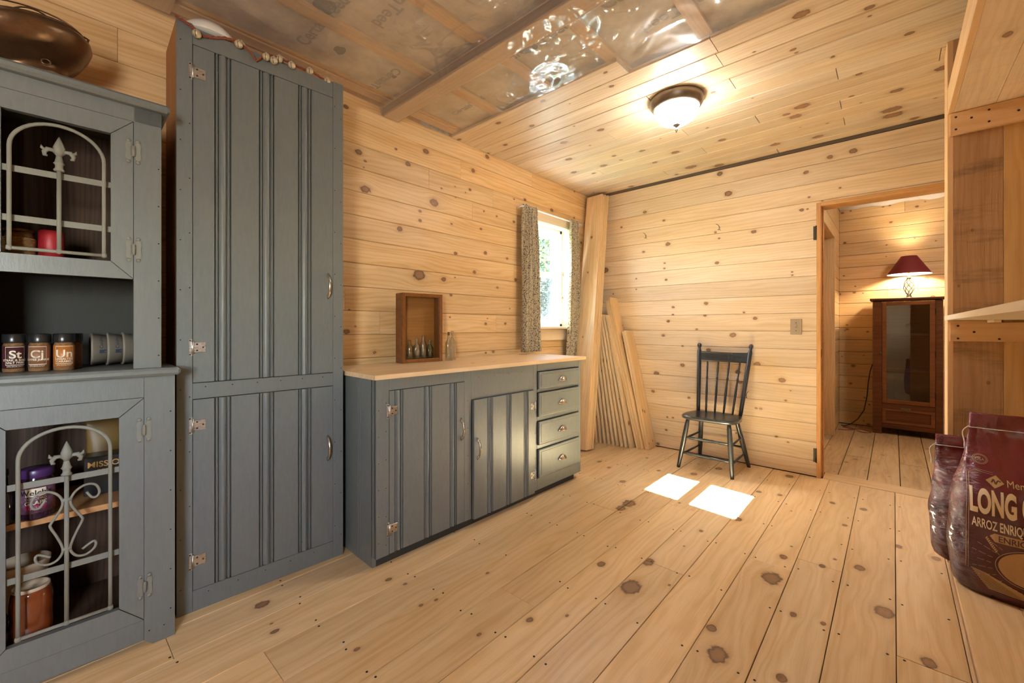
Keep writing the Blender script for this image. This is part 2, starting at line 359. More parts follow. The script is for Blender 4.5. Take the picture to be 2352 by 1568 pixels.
def bag_mat():
    m, t, b = new_mat('burgundy_bag_film')
    tc = t.n('ShaderNodeTexCoord')
    mp = t.n('ShaderNodeMapping', None, Vector=tc.outputs['Object'], Scale=(9, 9, 26), Rotation=(0, 0.9, 0))
    n1 = t.n('ShaderNodeTexNoise', None, Vector=mp, Scale=2.0, Detail=6.0, Roughness=0.6, Distortion=0.6)
    sp = t.n('ShaderNodeSeparateXYZ', None, i0=tc.outputs['Object'])
    side = t.ramp(sp.outputs[0], -0.12, -0.20, 0.06, 1.0)
    bp = t.n('ShaderNodeBump', None, Strength=t.m('MULTIPLY', side, 0.9), Distance=0.02, Height=n1.outputs[0])
    cc = t.mix(t.ramp(sp.outputs[2], 0.25, 0.50), c4((0.075, 0.012, 0.018)), c4((0.135, 0.006, 0.016)))
    t.put(b, 'Base_Color', cc); t.put(b, 'Normal', bp)
    b.inputs['Roughness'].default_value = 0.22; b.inputs['Specular IOR Level'].default_value = 0.6; b.inputs['Coat Weight'].default_value = 0.3
    return m
M_BAG = bag_mat()

def glow(name, col, strength, rough=0.2):
    m, t, b = new_mat(name)
    b.inputs['Base Color'].default_value = c4((0.85, 0.85, 0.85)); b.inputs['Roughness'].default_value = rough
    b.inputs['Emission Color'].default_value = c4(col); b.inputs['Emission Strength'].default_value = strength
    return m
M_DOME = glow('lit_ribbed_glass', (1.0, 0.955, 0.87), 30.0)
M_BULB = glow('lit_bulb', (1.0, 0.80, 0.55), 330.0)

def shade_mat():
    m, t, b = new_mat('red_lampshade_cloth')
    b.inputs['Base Color'].default_value = c4((0.17, 0.008, 0.014)); b.inputs['Roughness'].default_value = 0.6
    tr = t.n('ShaderNodeBsdfTranslucent', None, Color=c4((0.30, 0.02, 0.03)))
    mx = t.n('ShaderNodeMixShader', None, i0=0.16, i1=b.outputs[0], i2=tr.outputs[0])
    t.put(m.node_tree.nodes['Material Output'], 'Surface', mx.outputs[0]); return m
M_SHADE = shade_mat()
M_LINING = simple('white_shade_lining', (0.85, 0.80, 0.72), 0.8)

# ------------------------------------------------------------------ geometry helpers
class MB:
    def __init__(s): s.v = []; s.f = []; s.sm = []
    def add(s, vs, fs, smooth=False):
        o = len(s.v); s.v += [tuple(p) for p in vs]; s.f += [tuple(i + o for i in f) for f in fs]; s.sm += [smooth] * len(fs); return s
    def box(s, x0, x1, y0, y1, z0, z1):
        x0, x1 = sorted((x0, x1)); y0, y1 = sorted((y0, y1)); z0, z1 = sorted((z0, z1))
        vs = [(x, y, z) for z in (z0, z1) for y in (y0, y1) for x in (x0, x1)]
        return s.add(vs, [(0, 2, 3, 1), (4, 5, 7, 6), (0, 1, 5, 4), (2, 6, 7, 3), (0, 4, 6, 2), (1, 3, 7, 5)])
    def bbox(s, x0, x1, y0, y1, z0, z1, b=0.003, seg=1):
        bm = bmesh.new(); bmesh.ops.create_cube(bm, size=1.0)
        for v in bm.verts: v.co = ((x0 + x1) / 2 + v.co.x * (x1 - x0), (y0 + y1) / 2 + v.co.y * (y1 - y0), (z0 + z1) / 2 + v.co.z * (z1 - z0))
        bmesh.ops.bevel(bm, geom=bm.edges[:], offset=b, segments=seg, affect='EDGES', profile=0.6)
        bm.verts.index_update()
        s.add([v.co[:] for v in bm.verts], [[v.index for v in f.verts] for f in bm.faces]); bm.free(); return s
    def tube(s, pts, r, seg=10, cap=True, closed=False):
        pts = [Vector(p) for p in pts]; n = len(pts)
        rr = r if isinstance(r, (list, tuple)) else [r] * n
        vs = []; up = None
        for i, p in enumerate(pts):
            if closed: d = pts[(i + 1) % n] - pts[i - 1]
            else: d = pts[min(i + 1, n - 1)] - pts[max(i - 1, 0)]
            d = d.normalized() if d.length > 1e-9 else Vector((0, 0, 1))
            if up is None: up = d.orthogonal().normalized()
            up = (up - d * up.dot(d)); up = up.normalized() if up.length > 1e-6 else d.orthogonal().normalized()
            sd = d.cross(up)
            for k in range(seg):
                a = 2 * PI * k / seg; vs.append(p + (up * math.cos(a) + sd * math.sin(a)) * rr[i])
        fs = []; m = n if closed else n - 1
        for i in range(m):
            j = (i + 1) % n
            for k in range(seg):
                k2 = (k + 1) % seg; fs.append((i * seg + k, i * seg + k2, j * seg + k2, j * seg + k))
        if cap and not closed:
            fs.append(tuple(range(seg))[::-1]); fs.append(tuple((n - 1) * seg + k for k in range(seg)))
        return s.add(vs, fs, True)
    def lathe(s, prof, c=(0, 0, 0), seg=32, axis='Z', flute=0.0, nfl=0):
        vs = []; n = len(prof); c = Vector(c)
        for (r, h) in prof:
            for k in range(seg):
                a = 2 * PI * k / seg; q = r * (1 + (flute * math.cos(nfl * a) if flute else 0))
                p = (q * math.cos(a), q * math.sin(a), h)
                if axis == 'Y': p = (p[0], p[2], -p[1])
                if axis == 'X': p = (p[2], p[1], -p[0])
                vs.append(c + Vector(p))
        fs = [(i * seg + k, i * seg + (k + 1) % seg, (i + 1) * seg + (k + 1) % seg, (i + 1) * seg + k) for i in range(n - 1) for k in range(seg)]
        if prof[0][0] > 1e-5: fs.append(tuple(range(seg))[::-1])
        if prof[-1][0] > 1e-5: fs.append(tuple((n - 1) * seg + k for k in range(seg)))
        return s.add(vs, fs, True)
    def prism(s, poly, fn, t0, t1):
        """poly of 2-D points swept from t0 to t1; fn(a,b,t) -> xyz"""
        n = len(poly); vs = [fn(a, b, t) for t in (t0, t1) for a, b in poly]
        fs = [(i, (i + 1) % n, n + (i + 1) % n, n + i) for i in range(n)] + [tuple(range(n))[::-1], tuple(range(n, 2 * n))]
        return s.add(vs, fs)
    def quad(s, a, b, c, d): return s.add([a, b, c, d], [(0, 1, 2, 3)])
    def build(s, name, mat, parent=None, loc=None, rz=0.0, autosm=True):
        me = bpy.data.meshes.new(name); me.from_pydata(s.v, [], s.f); me.materials.append(mat)
        for p, q in zip(me.polygons, s.sm): p.use_smooth = q
        bm = bmesh.new(); bm.from_mesh(me); bmesh.ops.recalc_face_normals(bm, faces=bm.faces); bm.to_mesh(me); bm.free()
        return link(name, me, parent, loc, rz)

def link(name, me, parent=None, loc=None, rz=0.0):
    o = bpy.data.objects.new(name, me); COL.objects.link(o)
    if loc is not None: o.location = loc
    if rz: o.rotation_euler = (0, 0, rz)
    if parent is not None: o.parent = parent
    return o
def empty(name, loc=(0, 0, 0), rz=0.0, parent=None):
    o = bpy.data.objects.new(name, None); COL.objects.link(o); o.location = loc; o.rotation_euler = (0, 0, rz); o.empty_display_size = 0.1
    if parent is not None: o.parent = parent
    return o
def tag(o, label, cat, group=None):
    o['label'] = label; o['category'] = cat
    if group: o['group'] = group
    return o
def thing(name, label, cat, loc=(0, 0, 0), rz=0.0, group=None): return tag(empty(name, loc, rz), label, cat, group)
def struct(o): o['kind'] = 'structure'; return o
def stuff(o): o['kind'] = 'stuff'; return o
def dup(o, parent=None):
    c = o.copy(); COL.objects.link(c); c.parent = parent
    for ch in list(o.children): dup(ch, c)
    return c

KNOTS = []                      # (world position, radius) filled from the photograph's knots
def board(name, parent, cen, ex, ey, L, W, T, mat, ch=0.004, knots=True, extra=0, gap=0.0, end_ch=0.0):
    """a plank: local X along the grain, Y across, +Z its face; face centre at cen"""
    ex = Vector(ex).normalized(); ey = Vector(ey).normalized(); ez = ex.cross(ey)
    W2 = W / 2 - gap / 2; L2 = L / 2 - gap / 2
    pr = [(-W2, -T), (-W2, -ch), (-W2 + ch, 0), (W2 - ch, 0), (W2, -ch), (W2, -T)]
    mb = MB(); mb.prism(pr, lambda a, b, t: (t, a, b), -L2, L2)
    me = bpy.data.meshes.new(name); me.from_pydata(mb.v, [], mb.f); me.materials.append(mat)
    o = bpy.data.objects.new(name, me); COL.objects.link(o)
    o.parent = parent
    M = Matrix((ex, ey, ez)).transposed().to_4x4(); M.translation = Vector(cen); o.matrix_basis = M
    if knots:
        ks = []
        for p, r in KNOTS:
            d = p - Vector(cen)
            if abs(d.dot(ez)) < 0.03 and abs(d.dot(ex)) < L2 + r and abs(d.dot(ey)) < W2 + r * 0.3: ks.append((d.dot(ex), d.dot(ey), r))
        ks.sort(key=lambda k: -k[2])
        for _ in range(extra):
            ks.append((random.uniform(-L2, L2), random.uniform(-W2, W2) * 0.85, random.choice((0.004, 0.005, 0.006, 0.009, 0.012))))
        for i, k in enumerate(ks[:NK]): o['k%d' % i] = k
    return o
def rect_minus(a0, a1, b0, b1, hole):
    """board rectangle minus an opening -> pieces"""
    if hole is None: return [(a0, a1, b0, b1)]
    h0, h1, g0, g1 = hole
    if a1 <= h0 or a0 >= h1 or b1 <= g0 + 1e-4 or b0 >= g1 - 1e-4: return [(a0, a1, b0, b1)]
    out = []
    if a0 < h0: out.append((a0, h0, b0, b1))
    if a1 > h1: out.append((h1, a1, b0, b1))
    m0, m1 = max(a0, h0), min(a1, h1)
    if b0 < g0 - 0.004: out.append((m0, m1, b0, g0))
    if b1 > g1 + 0.004: out.append((m0, m1, g1, b1))
    return out
def text_mb(s, size, fn, ax='LEFT', bold=0.0, sx=1.0, fine=0.0):
    """flat lettering laid on a surface by fn(x, y)"""
    cu = bpy.data.curves.new('lettering', 'FONT'); cu.body = s; cu.size = size; cu.align_x = ax; cu.resolution_u = 5; cu.offset = bold
    o = bpy.data.objects.new('lettering', cu); COL.objects.link(o)
    bpy.context.view_layer.update()
    dg = bpy.context.evaluated_depsgraph_get(); me = bpy.data.meshes.new_from_object(o.evaluated_get(dg))
    bm = bmesh.new(); bm.from_mesh(me); bmesh.ops.triangulate(bm, faces=bm.faces)
    for _ in range(4 if fine else 0):
        ed = [e for e in bm.edges if e.calc_length() > fine]
        if not ed: break
        bmesh.ops.subdivide_edges(bm, edges=ed, cuts=1); bmesh.ops.triangulate(bm, faces=bm.faces)
    bm.verts.index_update()
    mb = MB(); mb.add([fn(v.co.x * sx, v.co.y) for v in bm.verts], [[v.index for v in f.verts] for f in bm.faces])
    bm.free(); bpy.data.objects.remove(o); bpy.data.curves.remove(cu); bpy.data.meshes.remove(me)
    return mb

# ------------------------------------------------------------------ the knots the photograph shows: (x, y, radius) in crops, turned into places on their surface
def knots_from(off, sc, lst, fn):
    for x, y, r in lst:
        u, v = off[0] + x * sc, off[1] + y * sc
        p = fn(u, v); q = fn(u + r * sc * 0.7, v); q2 = fn(u, v + r * sc * 0.7)
        rad = max(0.003, min(0.034, 0.5 * ((q - p).length + (q2 - p).length) / 0.7 * 0.66))
        KNOTS.append((p, rad))
onL = lambda u, v: on_x(u, v, XW); onB = lambda u, v: on_y(u, v, YB)
onC = lambda u, v: on_z(u, v, ZC); onF = lambda u, v: on_z(u, v, 0.0)
knots_from((780, 180), 0.26782, [(55, 245, 22), (483, 607, 12), (165, 630, 30), (220, 708, 12), (208, 763, 8), (220, 950, 42), (587, 735, 22), (740, 625, 26), (810, 1065, 40), (1145, 790, 18), (875, 943, 9), (990, 928, 6), (1118, 953, 12), (995, 1018, 7), (1335, 937, 10), (1405, 985, 9), (1497, 1035, 7), (357, 1045, 9), (353, 1113, 9), (365, 1185, 10), (690, 1138, 14), (690, 1218, 16), (960, 1247, 10), (1213, 1290, 10), (1495, 1230, 12), (1348, 1182, 8), (515, 1290, 26), (540, 1412, 10), (995, 1500, 16), (1250, 1495, 16), (1437, 1545, 10), (1265, 672, 18), (1590, 1040, 12), (1820, 1130, 14), (2012, 1195, 8)], onL)
knots_from((780, 560), 0.1913, [(958, 372, 75), (1250, 425, 32), (1620, 338, 22), (1895, 523, 14), (1338, 612, 20), (1755, 957, 17), (1325, 880, 12), (190, 990, 12), (118, 790, 14), (420, 1303, 22), (1755, 1307, 12), (1845, 1290, 20)], onL)
knots_from((1380, 400), 0.25515, [(407, 212, 12), (1147, 175, 32), (397, 340, 16), (568, 416, 12), (186, 477, 10), (1370, 285, 9), (1808, 323, 18), (1860, 313, 10), (1030, 523, 12), (1065, 577, 10), (385, 698, 12), (605, 628, 22), (615, 562, 6), (575, 800, 10), (572, 848, 10), (777, 800, 6), (1045, 797, 18), (1365, 768, 8), (40, 865, 30), (588, 950, 12), (320, 940, 8), (318, 1035, 8), (965, 945, 6), (965, 963, 6), (1723, 880, 9), (1723, 908, 9), (1325, 912, 7), (650, 1197, 13), (650, 1265, 10), (937, 1270, 15), (947, 1163, 18), (1288, 1243, 10), (1268, 1210, 6), (607, 1322, 15), (1390, 1298, 20), (863, 1395, 11), (563, 1450, 16), (1190, 1447, 28), (735, 1545, 10), (1755, 1210, 7), (537, 1202, 6), (1070, 0, 22), (1875, 207, 10)], onB)
knots_from((1380, 740), 0.25515, [(733, 385, 20), (500, 457, 23), (1407, 380, 30), (1235, 447, 25), (1255, 537, 20), (1632, 520, 30), (553, 628, 10), (470, 620, 16), (793, 677, 12), (1400, 773, 13), (1440, 778, 14), (650, 858, 10), (590, 968, 11), (1665, 703, 11), (1708, 615, 8), (1580, 1028, 14), (1685, 1078, 10), (1685, 1120, 8), (515, 1093, 14), (1220, 997, 10)], onB)
knots_from((1600, 0), 0.3189, [(168, 1250, 20), (228, 1395, 24), (960, 1130, 20), (1128, 1088, 26), (790, 1240, 18), (1033, 1352, 9), (810, 1420, 9), (757, 1512, 15)], onB)
knots_from((900, 0), 0.3401, [(1020, 682, 14), (1443, 490, 12), (1483, 582, 13), (720, 830, 13), (945, 850, 13), (1410, 877, 15), (1162, 962, 16), (1195, 1075, 14), (1230, 1163, 12), (1430, 1118, 13), (1915, 1028, 15), (2230, 945, 14), (1690, 1018, 12), (1500, 1052, 9), (2020, 1128, 18), (1777, 1097, 9), (1617, 1258, 9), (1885, 1178, 9)], onC)
knots_from((1600, 0), 0.3189, [(755, 103, 40), (1247, 53, 24), (695, 357, 15), (720, 378, 9), (760, 765, 30), (715, 838, 24), (645, 825, 14), (1440, 653, 22), (1780, 487, 30), (1403, 790, 32), (1415, 827, 32), (1167, 537, 13), (875, 983, 17), (690, 885, 10), (567, 1040, 17), (457, 1100, 11), (185, 1008, 14), (160, 1190, 17), (555, 918, 7), (980, 412, 10), (1115, 692, 9), (1567, 852, 15)], onC)
knots_from((400, 1260), 0.42517, [(475, 300, 28), (543, 447, 18), (525, 404, 7), (988, 541, 15), (1333, 305, 11), (1160, 165, 14), (1692, 131, 8), (1648, 463, 13), (1920, 384, 19), (2308, 82, 20), (1247, 190, 9), (1415, 275, 9)], onF)
knots_from((1300, 1240), 0.42517, [(445, 118, 28), (350, 255, 52), (700, 213, 12), (610, 455, 15), (785, 475, 25), (820, 620, 58), (1110, 205, 50), (1175, 90, 16), (1228, 402, 16), (1390, 450, 13), (1165, 745, 30), (1585, 150, 19), (1720, 388, 40), (1800, 578, 16), (1963, 663, 34), (1795, 35, 13), (2000, 100, 15), (1385, 140, 13), (232, 687, 14), (2300, 583, 10)], onF)
knots_from((1320, 980), 0.36565, [(340, 480, 34), (290, 510, 22), (1348, 310, 14), (1815, 517, 12), (1025, 580, 17), (1155, 407, 10), (750, 295, 12), (905, 262, 12), (300, 343, 12), (2275, 828, 12), (1695, 618, 10), (155, 217, 9), (1290, 428, 9)], onF)

# ------------------------------------------------------------------ floor
floor = struct(MB().box(XW - 0.15, XR + 0.15, YN - 0.1, YB + 0.02, -0.08, -0.024).build('floor', M_SUB))
FX = [0.66, 0.53, 0.355, 0.182, 0.007, -0.170, -0.341, -0.515, -0.690, -0.868, -1.045, -1.228, -1.405, -1.585, -1.770, -1.95, -2.13, -2.32]
NAILY = [-1.74, -1.33, -0.93, -0.52, -0.115, 0.29, 0.69, 1.095, 1.487, 1.90, 2.285, 2.69, 3.09, 3.49]
JOINT = {2: [1.30], 3: [1.914], 4: [0.9], 5: [2.40, 0.7], 6: [2.255, 0.3], 7: [0.69], 8: [1.9, -0.1], 9: [2.6, 0.5], 10: [1.292], 11: [2.285, -0.1], 12: [0.5], 13: [2.69, -0.5], 14: [0.29], 15: [1.1]}
nails = MB()
for i in range(len(FX) - 1):
    x1, x0 = FX[i], FX[i + 1]
    ys = [YN] + sorted(JOINT.get(i, [0.1])) + [YB - 0.001]
    for a, b in zip(ys[:-1], ys[1:]):
        o = board('plank', floor, ((x0 + x1) / 2, (a + b) / 2, random.uniform(-0.0012, 0.0006)), (0, 1, 0), (-1, 0, 0), b - a, x1 - x0, 0.022, M_FLOOR, ch=0.0012, gap=random.uniform(0.0012, 0.0035), extra=2)
    for y in NAILY:
        for x in (x0 + 0.022, x1 - 0.022):
            if random.random() < 0.93:
                xx, yy = x + random.uniform(-0.006, 0.006), y + random.uniform(-0.012, 0.012)
                nails.lathe([(0.0043, 0.0002), (0.0036, 0.0012), (0.0, 0.0013)], (xx, yy, 0.0), 7)
stuff(nails.build('nail_heads', M_NAIL, floor))
thr = board('threshold_plank', floor, (0.02, 3.865, 0.0035), (1, 0, 0), (0, 1, 0), 0.80, 0.165, 0.026, M_FLOOR, ch=0.002, knots=False)

# ------------------------------------------------------------------ left wall with its window opening
WIN = (2.79, 3.365, 1.10, 2.02)           # y0, y1, z0, z1
wl = MB()
for (a0, a1, b0, b1) in ((YN - 0.1, WIN[0] - 0.02, -0.05, 2.62), (WIN[1] + 0.02, YB + 0.14, -0.05, 2.62), (WIN[0] - 0.02, WIN[1] + 0.02, -0.05, WIN[2] - 0.022), (WIN[0] - 0.02, WIN[1] + 0.02, WIN[3] + 0.02, 2.62)):
    wl.box(XW - 0.16, XW - 0.02, a0, a1, b0, b1)
wall_left = struct(wl.build('wall_left', M_DARK))
LJ = {0: [2.83, 0.4], 1: [2.018, 0.2], 2: [1.737, 2.349, 0.55], 3: [2.133, 0.1], 4: [0.8], 5: [0.45], 6: [2.6, 0.2], 7: [0.5], 8: [1.15], 9: [1.37, 2.387], 10: [0.6], 11: [1.9], 12: [2.85, 1.2]}
zt = 2.4437
for k in range(18):
    z1 = zt - 0.139 * k; z0 = max(z1 - 0.139, 0.003)
    if z1 < 0.02: break
    ys = [YN] + sorted(LJ.get(k, [random.uniform(0.2, 3.0)])) + [YB]
    for a, b in zip(ys[:-1], ys[1:]):
        for p in rect_minus(a, b, z0, z1, WIN):
            if p[1] - p[0] < 0.01: continue
            board('wall_board', wall_left, (XW, (p[0] + p[1]) / 2, (p[2] + p[3]) / 2), (0, 1, 0), (0, 0, 1), p[1] - p[0], p[3] - p[2], 0.018, M_WALL_L, ch=0.0034, gap=0.0013, extra=1)
board('top_plate', wall_left, (XW - 0.006, 0.8, 2.475), (0, 1, 0), (0, 0, 1), 6.0, 0.06, 0.03, M_FRAME, knots=False)

# ------------------------------------------------------------------ back wall with the doorway
DOOR = (-0.40, 0.42, -0.01, 2.0)
wb = MB()
for (a0, a1, b0, b1) in ((XW - 0.16, DOOR[0], -0.05, 2.62), (DOOR[1], 2.2, -0.05, 2.62), (DOOR[0], DOOR[1], DOOR[3], 2.62)):
    wb.box(a0, a1, YB + 0.018, YB + 0.12, b0, b1)
wall_back = struct(wb.build('wall_back', M_DARK))
zb = [0.004] + [0.1166 + 0.1357 * i for i in range(17)]
zb = [z for z in zb if z < 2.40] + [2.408]
for z0, z1 in zip(zb[:-1], zb[1:]):
    if z1 - z0 < 0.02: continue
    for p in rect_minus(XW + 0.002, XR, z0, z1, DOOR):
        board('wall_board', wall_back, ((p[0] + p[1]) / 2, YB, (p[2] + p[3]) / 2), (1, 0, 0), (0, 0, 1), p[1] - p[0], p[3] - p[2], 0.018, M_WALL_B, ch=0.003, gap=0.0013, extra=1)
struct(MB().box(XW, XR, YB + 0.004, YB + 0.03, 2.411, 2.44).build('trim_1', M_TRIMD))

# ------------------------------------------------------------------ ceiling: boards at the far end, strapping, insulation and plastic film at the near end
ceiling = struct(MB().box(XW - 0.15, 2.2, YN - 0.1, YB + 0.1, 2.56, 2.62).build('ceiling', M_DARK))
yc = [1.924] + [2.0600 + 0.1355 * i for i in range(14)]
yc = [y for y in yc if y < YB - 0.05] + [YB - 0.006]
STRAPX = [-2.27, -1.87, -1.465, -1.06, -0.65, -0.235, 0.17, 0.575]
CJ = {0: [], 1: [-0.65 + 0.02], 2: [-0.645], 3: [-1.06], 4: [-0.655], 5: [-1.465], 6: [-0.22], 7: [-1.06, 0.17], 8: [-0.65], 9: [-1.87, -0.235], 10: [-1.06], 11: [-0.235], 12: [-1.465]}
for k in range(len(yc) - 1):
    xs = [XW + 0.004] + CJ.get(k, [-0.65]) + [XR]
    if k == 0: xs = [XW + 0.004, -1.03]
    for a, b in zip(xs[:-1], xs[1:]):
        board('ceiling_board', ceiling, ((a + b) / 2, (yc[k] + yc[k + 1]) / 2, ZC), (1, 0, 0), (0, -1, 0), b - a, yc[k + 1] - yc[k], 0.018, M_CEIL, ch=0.0035, gap=random.choice((0.002, 0.003, 0.0055)), extra=1)
for x in STRAPX:
    board('strapping', ceiling, (x, 0.8, ZC + 0.022), (0, 1, 0), (1, 0, 0), 6.0, 0.064, 0.018, M_STRAP, knots=False, ch=0.001)
for y in (0.31, -0.80):
    board('nailer', ceiling, (-0.83, y, ZC + 0.012), (1, 0, 0), (0, -1, 0), 2.96, 0.11, 0.026, M_STRAP, knots=False, ch=0.002)
board('beam', ceiling, (-0.83, 1.4425, ZC - 0.046), (1, 0, 0), (0, -1, 0), 2.96, 0.100, 0.062, M_STRAP, knots=False, ch=0.002)
board('beam_side_shade', ceiling, (-0.83, 1.3795, ZC - 0.022), (1, 0, 0), (0, 0, 1), 2.96, 0.042, 0.012, M_SIDED, knots=False, ch=0.001)  # added dark board: shade on the beam's side put into its colour
board('wall_blocking', ceiling, (XW + 0.05, 0.8, ZC + 0.03), (0, 1, 0), (1, 0, 0), 6.0, 0.10, 0.03, M_FRAME, knots=False)

def sheet(name, mat, x0, x1, y0, y1, nx, ny, fz):
    mb = MB(); vs = [(x0 + (x1 - x0) * i / nx, y0 + (y1 - y0) * j / ny) for j in range(ny + 1) for i in range(nx + 1)]
    mb.add([(x, y, fz(x, y)) for x, y in vs], [(j * (nx + 1) + i, j * (nx + 1) + i + 1, (j + 1) * (nx + 1) + i + 1, (j + 1) * (nx + 1) + i) for j in range(ny) for i in range(nx)], True)
    return mb.build(name, mat, ceiling)
def kraft_z(x, y):
    c = min(abs(x - s) for s in STRAPX)
    return ZC + 0.046 + 0.012 * mnoise.noise(Vector((x * 3.1, y * 2.3, 0))) - 0.010 * min(1, c / 0.2) + 0.006 * mnoise.noise(Vector((x * 11, y * 9, 3)))
sheet('kraft_insulation', M_KRAFT, XW, XR, YN, 3.7, 120, 240, kraft_z)
def film_z(x, y):
    c = min(abs(x - s) for s in STRAPX); yb = abs(y - 1.435)
    z = ZC + 0.001 - 0.014 * min(1, c / 0.2) * (0.5 + mnoise.noise(Vector((x * 2.4, y * 1.9, 7))))
    z += 0.007 * mnoise.noise(Vector((x * 7, y * 4.5, 1))) + 0.004 * mnoise.noise(Vector((x * 17 + y * 8, y * 12, 5)))
    z += 0.006 * abs(mnoise.noise(Vector((x * 5 + y * 3, y * 6 - x * 2, 11))))
    w = max(0.0, 1 - max(0.0, abs(y - 1.437) - 0.060) / 0.014)
    z = z * (1 - w) + (ZC - 0.0485) * w
    if y > 1.86: z = max(z, ZC + 0.003)
    return z
film = sheet('plastic_sheet', M_FILM, XW + 0.01, XR - 0.01, YN, 2.06, 170, 330, film_z)
# print on the kraft facing
ink = MB()
for (tx, ty, sgn, s) in ((-2.12, 0.86, 1, 0.085), (-1.30, 0.98, -1, 0.085), (-1.95, 1.24, -1, 0.07), (-1.52, 1.62, 1, 0.085), (-0.93, 1.62, 1, 0.10), (-0.42, 1.82, -1, 0.085), (-2.10, 1.78, 1, 0.055), (-0.25, 1.60, 1, 0.085), (-1.05, 0.9, 1, 0.09), (-1.75, 0.62, 1, 0.09)):
    fn = lambda a, b, tx=tx, ty=ty, sgn=sgn: (tx + sgn * a, ty - sgn * b, kraft_z(tx + sgn * a, ty - sgn * b) - 0.0035)
    t = text_mb('CertainTeed', s, fn, bold=0.002); ink.add(t.v, t.f)
ink.build('printed_lettering', M_INK, ceiling)
st = MB()
for (tu, tv, r) in ((780, 110, 0.030), (905, 170, 0.015), (1210, 105, 0.05), (745, 8, 0.05)):
    p = on_z(tu, tv, ZC + 0.045); n = 20
    rim = [(p.x + r * (1 + 0.15 * math.sin(3 * a) + 0.08 * math.sin(7 * a)) * math.cos(a), p.y + r * (1 + 0.12 * math.cos(2 * a)) * math.sin(a)) for a in [2 * PI * i / n for i in range(n)]]
    st.add([(x, y, kraft_z(x, y) - 0.004) for x, y in rim], [tuple(range(n))])
st.build('water_stain', M_STAIN, ceiling)
mp_ = MB().box(XW + 0.004, XW + 0.012, 1.66, 1.90, 2.436, 2.468)
for i in range(9):
    for j in range(2): mp_.lathe([(0.004, 0), (0.003, 0.002), (0, 0.002)], (XW + 0.012, 1.68 + i * 0.025, 2.446 + j * 0.013), 6, 'X')
mp_.build('metal_tie_plate', M_GALV, ceiling)

# ------------------------------------------------------------------ the walls the camera has beside and behind it
struct(MB().box(XW - 0.16, XR + 0.12, YN - 0.12, YN, -0.05, 2.60).build('wall_front', M_PLAINW))
W2 = (-1.42, -0.78, 0.95, 1.75)
wf = MB()
for (a0, a1, b0, b1) in ((YN - 0.1, W2[0], -0.05, 2.6), (W2[1], YB + 0.02, -0.05, 2.6), (W2[0], W2[1], -0.05, W2[2]), (W2[0], W2[1], W2[3], 2.6)):
    wf.box(XR, XR + 0.12, a0, a1, b0, b1)
struct(wf.build('wall_right', M_PLAINW))
w2 = empty('fill_window', (0, 0, 0)); struct(w2)  # added window, out of view, there to let fill light in
fr = MB()
for q in ((W2[0], W2[0] + 0.05, W2[2], W2[3]), (W2[1] - 0.05, W2[1], W2[2], W2[3]), (W2[0], W2[1], W2[2], W2[2] + 0.05), (W2[0], W2[1], W2[3] - 0.05, W2[3]), (W2[0], W2[1], 1.33, 1.37)):
    fr.box(XR + 0.02, XR + 0.06, q[0], q[1], q[2], q[3])
fr.build('window_frame', M_VINYL, w2)

# ------------------------------------------------------------------ window in the left wall
win = empty('window_1', (0, 0, 0)); struct(win)
y0, y1, z0, z1 = WIN
GX = -2.445
for nm, cen, ex, ey, L, W in (('jamb_board', ((XW - 2.46) / 2 - 0.0, y1, (z0 + z1) / 2), (0, 0, 1), (-1, 0, 0), z1 - z0, 0.14), ('jamb_board', ((XW - 2.46) / 2, y0, (z0 + z1) / 2), (0, 0, 1), (1, 0, 0), z1 - z0, 0.14),
                              ('head_board', ((XW - 2.46) / 2, (y0 + y1) / 2, z1), (0, 1, 0), (1, 0, 0), y1 - y0, 0.14)):
    board(nm, win, (cen[0] + 0.012, cen[1], cen[2]), ex, ey, L, W, 0.018, M_JAMB, ch=0.001, knots=True, extra=2)
board('stool', win, (-2.352, (y0 + y1) / 2, z0 + 0.002), (0, 1, 0), (-1, 0, 0), y1 - y0 + 0.22, 0.20, 0.022, M_JAMB, ch=0.004, knots=False)
for cen, L, W, ex, ey in (((XW + 0.02, y0 - 0.048, (z0 + z1) / 2 + 0.045), z1 - z0 + 0.09, 0.095, (0, 0, 1), (0, -1, 0)), ((XW + 0.02, y1 + 0.048, (z0 + z1) / 2 + 0.045), z1 - z0 + 0.09, 0.095, (0, 0, 1), (0, -1, 0)),
                          ((XW + 0.02, (y0 + y1) / 2, z1 + 0.048), y1 - y0, 0.086, (0, 1, 0), (0, 0, 1)), ((XW + 0.018, (y0 + y1) / 2, z0 - 0.073), y1 - y0 + 0.17, 0.10, (0, 1, 0), (0, 0, 1))):
    board('casing', win, cen, ex, ey, L, W, 0.019, M_JAMB, ch=0.002, knots=False)
def sash(name, xa, xb, a0, a1, b0, b1, t=0.045):
    m = MB()
    for q in ((a0, a0 + t, b0, b1), (a1 - t, a1, b0, b1), (a0 + t, a1 - t, b0, b0 + t), (a0 + t, a1 - t, b1 - t, b1)): m.bbox(xa, xb, q[0], q[1], q[2], q[3], 0.003)
    s = m.build(name, M_VINYL, win)
    MB().box((xa + xb) / 2 - 0.003, (xa + xb) / 2 + 0.003, a0 + t - 0.004, a1 - t + 0.004, b0 + t - 0.004, b1 - t + 0.004).build('pane', M_PANE, s)
    return s
fm = MB()
for q in ((y0 - 0.002, y0 + 0.034, z0 - 0.002, z1 + 0.002), (y1 - 0.034, y1 + 0.002, z0 - 0.002, z1 + 0.002), (y0, y1, z0 - 0.002, z0 + 0.03), (y0, y1, z1 - 0.03, z1 + 0.002)): fm.bbox(-2.475, -2.385, q[0], q[1], q[2], q[3], 0.003)
fm.build('window_frame', M_VINYL, win)
